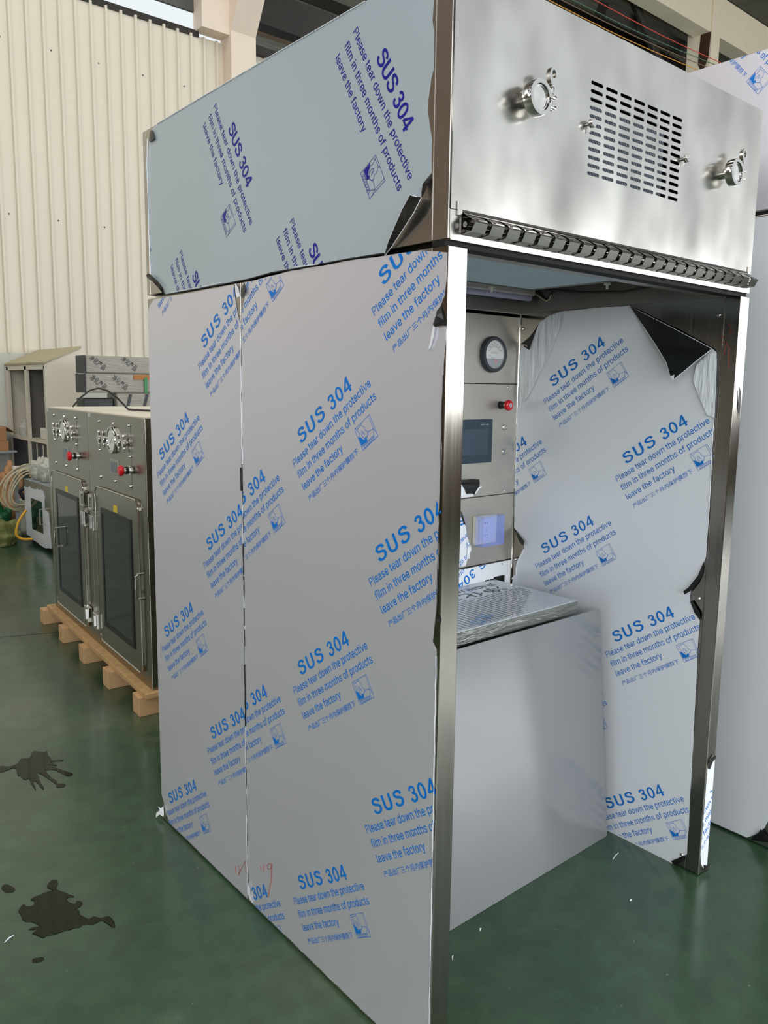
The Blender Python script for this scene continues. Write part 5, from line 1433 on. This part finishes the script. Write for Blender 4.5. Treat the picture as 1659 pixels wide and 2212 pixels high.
m = MB(); m.lathe((1.56, 8.55, 1.036), (0, 0, 1), [(0, 0), (0, .07), (.10, .075), (.12, .06), (.16, .025), (.19, .025), (.19, 0)], 18); m.build('plastic_bottle', CLEARBAG, label='cloudy plastic bottle on the shelf, far bay of the cabinet', cat='bottle')
m = MB(); m.box(1.53, 1.70, 8.28, 8.42, 1.036, 1.16, .01); m.build('black_box', BLACK, label='small black box on the shelf beside the plastic bottle', cat='box')
# side shelf with cardboard boxes
m = MB(); m.box(.62, 1.44, 8.5, 8.96, .845, .868, .004)
sh = m.build('wall_shelf', GREYBLUE, label='grey shelf board on the far wall under the cardboard boxes', cat='shelf')
for k, (x0, x1, z0, z1, lab) in enumerate(((.80, 1.36, .869, .985, 'brown cardboard box on the grey wall shelf, lower of two'), (.76, 1.34, .986, 1.142, 'brown cardboard box on top of the other on the wall shelf'))):
    m = MB(); m.box(x0, x1, 8.53, 8.92, z0, z1, .004)
    bx_ = m.build('cardboard_box', CARD, label=lab, cat='box', group='cardboard boxes on the wall shelf')
    m = MB(); m.prism([(x1, 8.53, z1), (x1, 8.92, z1), (x1 + .10, 8.92, z1 - .07), (x1 + .10, 8.53, z1 - .07)], (0, 0, .004)); m.build('flap', CARD, bx_) if k else m.bm.free()


def lump(name, mt, c, r, seed, lab, cat, amp=.16):
    rnd = random.Random(seed)
    ph = [rnd.uniform(0, 6.28) for _ in range(6)]
    bmm = bmesh.new(); bmesh.ops.create_icosphere(bmm, subdivisions=4, radius=1)
    for v in bmm.verts:
        p_ = v.co.copy()
        n_ = 1 + amp * (math.sin(p_.x * 4 + ph[0]) * math.cos(p_.y * 5 + ph[1]) + .5 * math.sin(p_.z * 9 + ph[2]) + .35 * math.sin(p_.x * 13 + p_.y * 11 + ph[3]))
        z_ = max(-.72, p_.z) + .72
        v.co = Vector((c[0] + p_.x * r[0] * n_, c[1] + p_.y * r[1] * n_, c[2] + z_ * r[2] * n_))
    for f in bmm.faces: f.smooth = True
    m = MB(); m.join(bmm)
    return m.build(name, mt, label=lab, cat=cat, sharp=False)


lump('green_sack', GREENBAG, (.97, 7.86, 0), (.19, .13, .22), 5, 'dark green tarp sack on the floor behind the olive sack', 'sack')
lump('olive_sack', OLIVEBAG, (.93, 7.36, 0), (.16, .13, .15), 3, 'olive sack lying on the floor in front of the green one', 'sack')
lump('paper_sack', KRAFT, (1.27, 8.25, 0), (.16, .18, .42), 4, 'crumpled brown paper sack standing by the shelf cabinet', 'sack', .16)
lump('red_bag', REDBAG, (1.08, 8.62, 0), (.11, .10, .33), 8, 'red plastic bag behind the brown paper sack', 'bag')
# welding-cable stand and coil
ss = thing('hose_stand', (1.3, 7.62, 0), 'white frame stand with a black clamp holding the beige hose coil', 'stand')
tpz = P(27, 1009, 'y', 7.62); tpr = P(90, 1007, 'y', 7.62)
m = MB(); m.box(tpz.x, 1.45, 7.60, 7.64, tpz.z - .02, tpz.z + .01); m.build('top_bar', WHITE, ss)
for lx in (tpz.x + .01, 1.40):
    m = MB(); m.box(lx, lx + .035, 7.60, 7.64, 0, tpz.z - .02); m.build('leg', GREYBLUE, ss)
cq = P(92, 1008, 'y', 7.58)
m = MB(); m.box(cq.x - .03, cq.x + .03, 7.555, 7.60, cq.z - .12, cq.z + .10, .01); m.build('clamp', BLACK, ss)
ctr = P(44, 1056, 'y', 7.56)
m = MB()
for k in range(6):
    rx, rz = .20 - k * .016, .235 - k * .014
    ox_, oz_ = random.uniform(-.018, .018), random.uniform(-.02, .02)
    pts = [(ctr.x + k * .010 + ox_ + rx * math.cos(t_), 7.575 - k * .012 + .008 * math.sin(t_ + k), ctr.z + oz_ + rz * math.sin(t_ + .2 * math.sin(t_ + k))) for t_ in [2 * math.pi * q_ / 36 for q_ in range(36)]]
    pts = [(a + .10 * math.sin((c - ctr.z) * 3), yv, c) for a, yv, c in pts]
    m.tube(pts, .0085, 8, closed=True)
m.build('hose_coil', HOSE_B, label='coil of thin beige hose hanging on the white stand', cat='hose')
m = MB(); ga, gb = P(64, 1030, 'y', 7.455), P(42, 1062, 'y', 7.455)
m.tube([ga, ga.lerp(gb, .5) + Vector((0, -.03, -.02)), gb], [.012, .02, .018], 10); m.tube([gb, gb + Vector((.04, 0, -.07)), gb + Vector((.075, 0, -.09))], [.016, .026, .018], 10)
wg = m.build('torch_gun', BLACK, label='black torch gun hanging in the hose coil', cat='tool')
m = MB(); gc = P(70, 1030, 'y', 7.50); m.tube([ga, gc, gc + Vector((.05, 0, .04))], [.008, .014, .004], 8); m.build('nozzle', HOSE_Y, wg)
# bucket and grey slab beside the yellow hose
m = MB(); bq = P(60, 1135, 'y', 7.86)
m.lathe((bq.x, 7.86, 0.045), (0, 0, 1), [(0, 0), (0, .08), (.29, .10), (.30, .11), (.34, .11), (.34, 0)], 20); m.build('plastic_drum', mat('drum_white', S(196, 196, 184), 0.4), label='pale plastic drum beside the small cabinet', cat='drum')
m = MB(); m.box(bq.x - .12, bq.x + .12, 7.70, 8.0, 0, .044, .008); m.build('stone_slab', mat('slab_grey', S(120, 116, 104), 0.8, var=.1), label='grey slab on the floor under the plastic drum', cat='slab')
hp = [P(a, c, 'y', 7.05) for a, c in ((57, 1102), (47, 1115), (39, 1130), (35, 1146), (36, 1156), (44, 1163), (56, 1165), (70, 1164))]
hp = [Vector((p_.x, p_.y, max(.016, p_.z))) for p_ in hp]
m = MB(); m.tube(catmull(hp), .013, 10); m.build('yellow_hose', HOSE_Y, label='yellow hose curling down to the floor by the drum', cat='hose')
# wrapped bundles behind the cabinets
Yb = 6.4
blk = MB(); blk.box(1.50, 1.79, 6.44, 6.64, 0, 1.512, .01); blk.build('dark_void_block', BLACK, label='added black block standing for the dark void under the wrapped bundles', cat='dark filler')  # black block painted in for the dark void below the bundles
bundle_spec = ((1.526, 2.7, 1.748, 1.914, 'uppermost flat bundle in cloudy wrap behind the cabinets'), (1.518, 2.7, 1.562, 1.744, 'second bundle in cloudy wrap, with an orange edge strip and green strap'), (1.807, 2.7, 0.0, 1.558, 'tall wrapped stack carrying the two flat bundles'))
for k, (x0, x1, z0, z1, lab) in enumerate(bundle_spec):
    bt = thing('wrapped_bundle', ((x0 + x1) / 2, 6.53, z0), lab, 'bundle', 'wrapped bundles behind the cabinets')
    m = MB(); m.box(x0, x1, Yb, 6.66, z0, z1, .012); m.build('wrapping', WRAP, bt)
    if k < 2:
        m = MB(); m.box(x0 - .014, x0 - .001, Yb + .02, 6.65, z0, z1); m.build('shaded_end', BLACK, bt)  # black slab paints the shadowy left side of the bundle
        m = MB()
        for tx, dx_ in ((1.76 if k else 1.86, 0), (1.55, .0)):
            V, Fc = line('\u51c0\u5316\u4ea7\u54c1', 0, .175, 0, .055, .01, .84)
            a_ = math.radians(-38)
            for f in Fc:
                q_ = [(tx + V[i][0] * math.cos(a_) - V[i][1] * math.sin(a_), z0 + .135 + V[i][0] * math.sin(a_) + V[i][1] * math.cos(a_)) for i in f]
                if all(z0 + .005 < b_ < z1 - .005 for _, b_ in q_):
                    m.poly([(a, Yb - .002, c) for a, c in q_])
        m.build('print', INK_K, bt)
    if k == 1:
        m = MB(); m.box(1.98, 2.7, Yb - .012, Yb - .002, z1 - .05, z1 - .005); m.build('edge_strip', mat('orange_strip', S(186, 120, 62), 0.6), bt)
        m = MB(); m.box(2.085, 2.115, Yb - .016, Yb - .012, z0 + .0, z1 - .03); m.build('strap', mat('green_strap', S(40, 140, 72), 0.4), bt)
    if k == 2:
        for sx in (1.88, 2.05):
            m = MB(); m.prism([(sx, Yb - .003, 1.36), (sx + .03, Yb - .003, 1.36), (sx + .08, Yb - .003, 1.55), (sx + .05, Yb - .003, 1.55)], (0, -.003, 0)); m.build('strap', BLACK, bt)

# =================================================================== FLOOR DETAILS
def puddle(name, px, label, th=.0012):
    pts = catmull([P(a, c, 'z', 0) for a, c in px], 4, True)
    pts = [p_ + Vector((random.uniform(-1, 1), random.uniform(-1, 1), 0)) * .0012 for p_ in pts]
    cen = sum(pts, Vector()) / len(pts)
    m = MB()
    n = len(pts)
    inner = [p_ + (cen - p_).normalized() * min(.006, (cen - p_).length * .3) for p_ in pts]
    lo = [Vector((p_.x, p_.y, .0003)) for p_ in pts]
    m.slab(lo, (0, 0, th))
    if th > .001:
        m.tube([Vector((p_.x, p_.y, .0006)) for p_ in pts], .0013, 6, closed=True)
    return m.build(name, WATER, label=label, cat='puddle')


c5p = lambda L: [(a / 5.925, 1860 + c / 5.925) for a, c in L]
c4p = lambda L: [(a / 5.925, 1560 + c / 5.925) for a, c in L]
big_p = c5p([(240, 640), (300, 560), (345, 590), (425, 570), (440, 520), (400, 490), (530, 430), (600, 400), (690, 380), (620, 350), (610, 310), (660, 260), (720, 245), (740, 290), (720, 340), (740, 375), (820, 410), (900, 440), (945, 460), (870, 470), (850, 490), (890, 540), (960, 550), (985, 515), (1040, 530), (1050, 560), (1000, 600), (975, 615), (1010, 650), (1020, 690), (1080, 730), (1140, 745), (1200, 715), (1290, 735), (1390, 715), (1440, 760), (1475, 840), (1440, 845), (1370, 800), (1290, 765), (1220, 800), (1150, 810), (1060, 815), (1020, 850), (960, 860), (870, 885), (800, 900), (700, 940), (600, 960), (545, 985), (470, 950), (415, 930), (480, 880), (370, 880), (450, 850), (520, 840), (430, 790), (340, 775), (290, 750), (270, 690)])
puddle('puddle', big_p, 'dark water puddle with a long tongue, nearest the camera')
far_p = c4p([(0, 570), (130, 570), (230, 530), (265, 475), (380, 455), (410, 400), (450, 375), (560, 390), (600, 375), (610, 420), (650, 470), (660, 490), (790, 485), (795, 500), (680, 510), (650, 520), (725, 550), (700, 560), (620, 545), (650, 570), (720, 590), (830, 630), (930, 665), (870, 695), (760, 640), (690, 610), (600, 615), (590, 640), (640, 700), (720, 760), (740, 790), (820, 790), (820, 830), (725, 835), (720, 800), (620, 730), (560, 690), (480, 650), (500, 740), (560, 850), (540, 855), (480, 780), (430, 760), (455, 870), (440, 850), (390, 770), (370, 720), (320, 740), (260, 690), (230, 690), (215, 620), (170, 590), (60, 630), (0, 645)])
puddle('puddle', far_p, 'splayed water puddle with finger-like splashes, the farther one')
puddle('puddle', c5p([(20, 340), (75, 300), (150, 330), (195, 360), (150, 405), (60, 400)]), 'small damp spot at the left of the large puddle', .0008)
puddle('puddle', c5p([(410, 1265), (470, 1240), (555, 1235), (560, 1270), (480, 1300), (415, 1295)]), 'small wet mark in front of the large puddle', .0008)
for k, (a, c, l_, an, lab) in enumerate(((1330, 1851, .026, .2, 'white plastic shaving on the floor under the right wall film'), (1363, 1947, .006, 0, 'tiny white crumb on the floor before the right post'), (1038, 2010, .007, .5, 'white crumb on the floor beyond the left post foot'),
                                         (978, 2071, .010, .7, 'white curl on the floor close to the left post'), (1079, 1941, .012, 2.4, 'white scrap at the foot of the steel sheet'), (20, 2030, .018, .5, 'thin pale shaving on the floor near the large puddle'), (713, 1608, .0, 0, ''))):
    if not lab:
        continue
    p_ = P(a, c, 'z', 0)
    m = MB()
    d_ = Vector((math.cos(an), math.sin(an), 0)) * l_
    m.tube([p_ - d_ + Vector((0, 0, .003)), p_ + Vector((0, .002, .0045)), p_ + d_ + Vector((0, 0, .003))], [.0010, .0022 if l_ < .02 else .0016, .0008], 7)
    m.build('plastic_scrap', FILM_EDGE, label=lab, cat='scrap', group='white scraps on the floor')
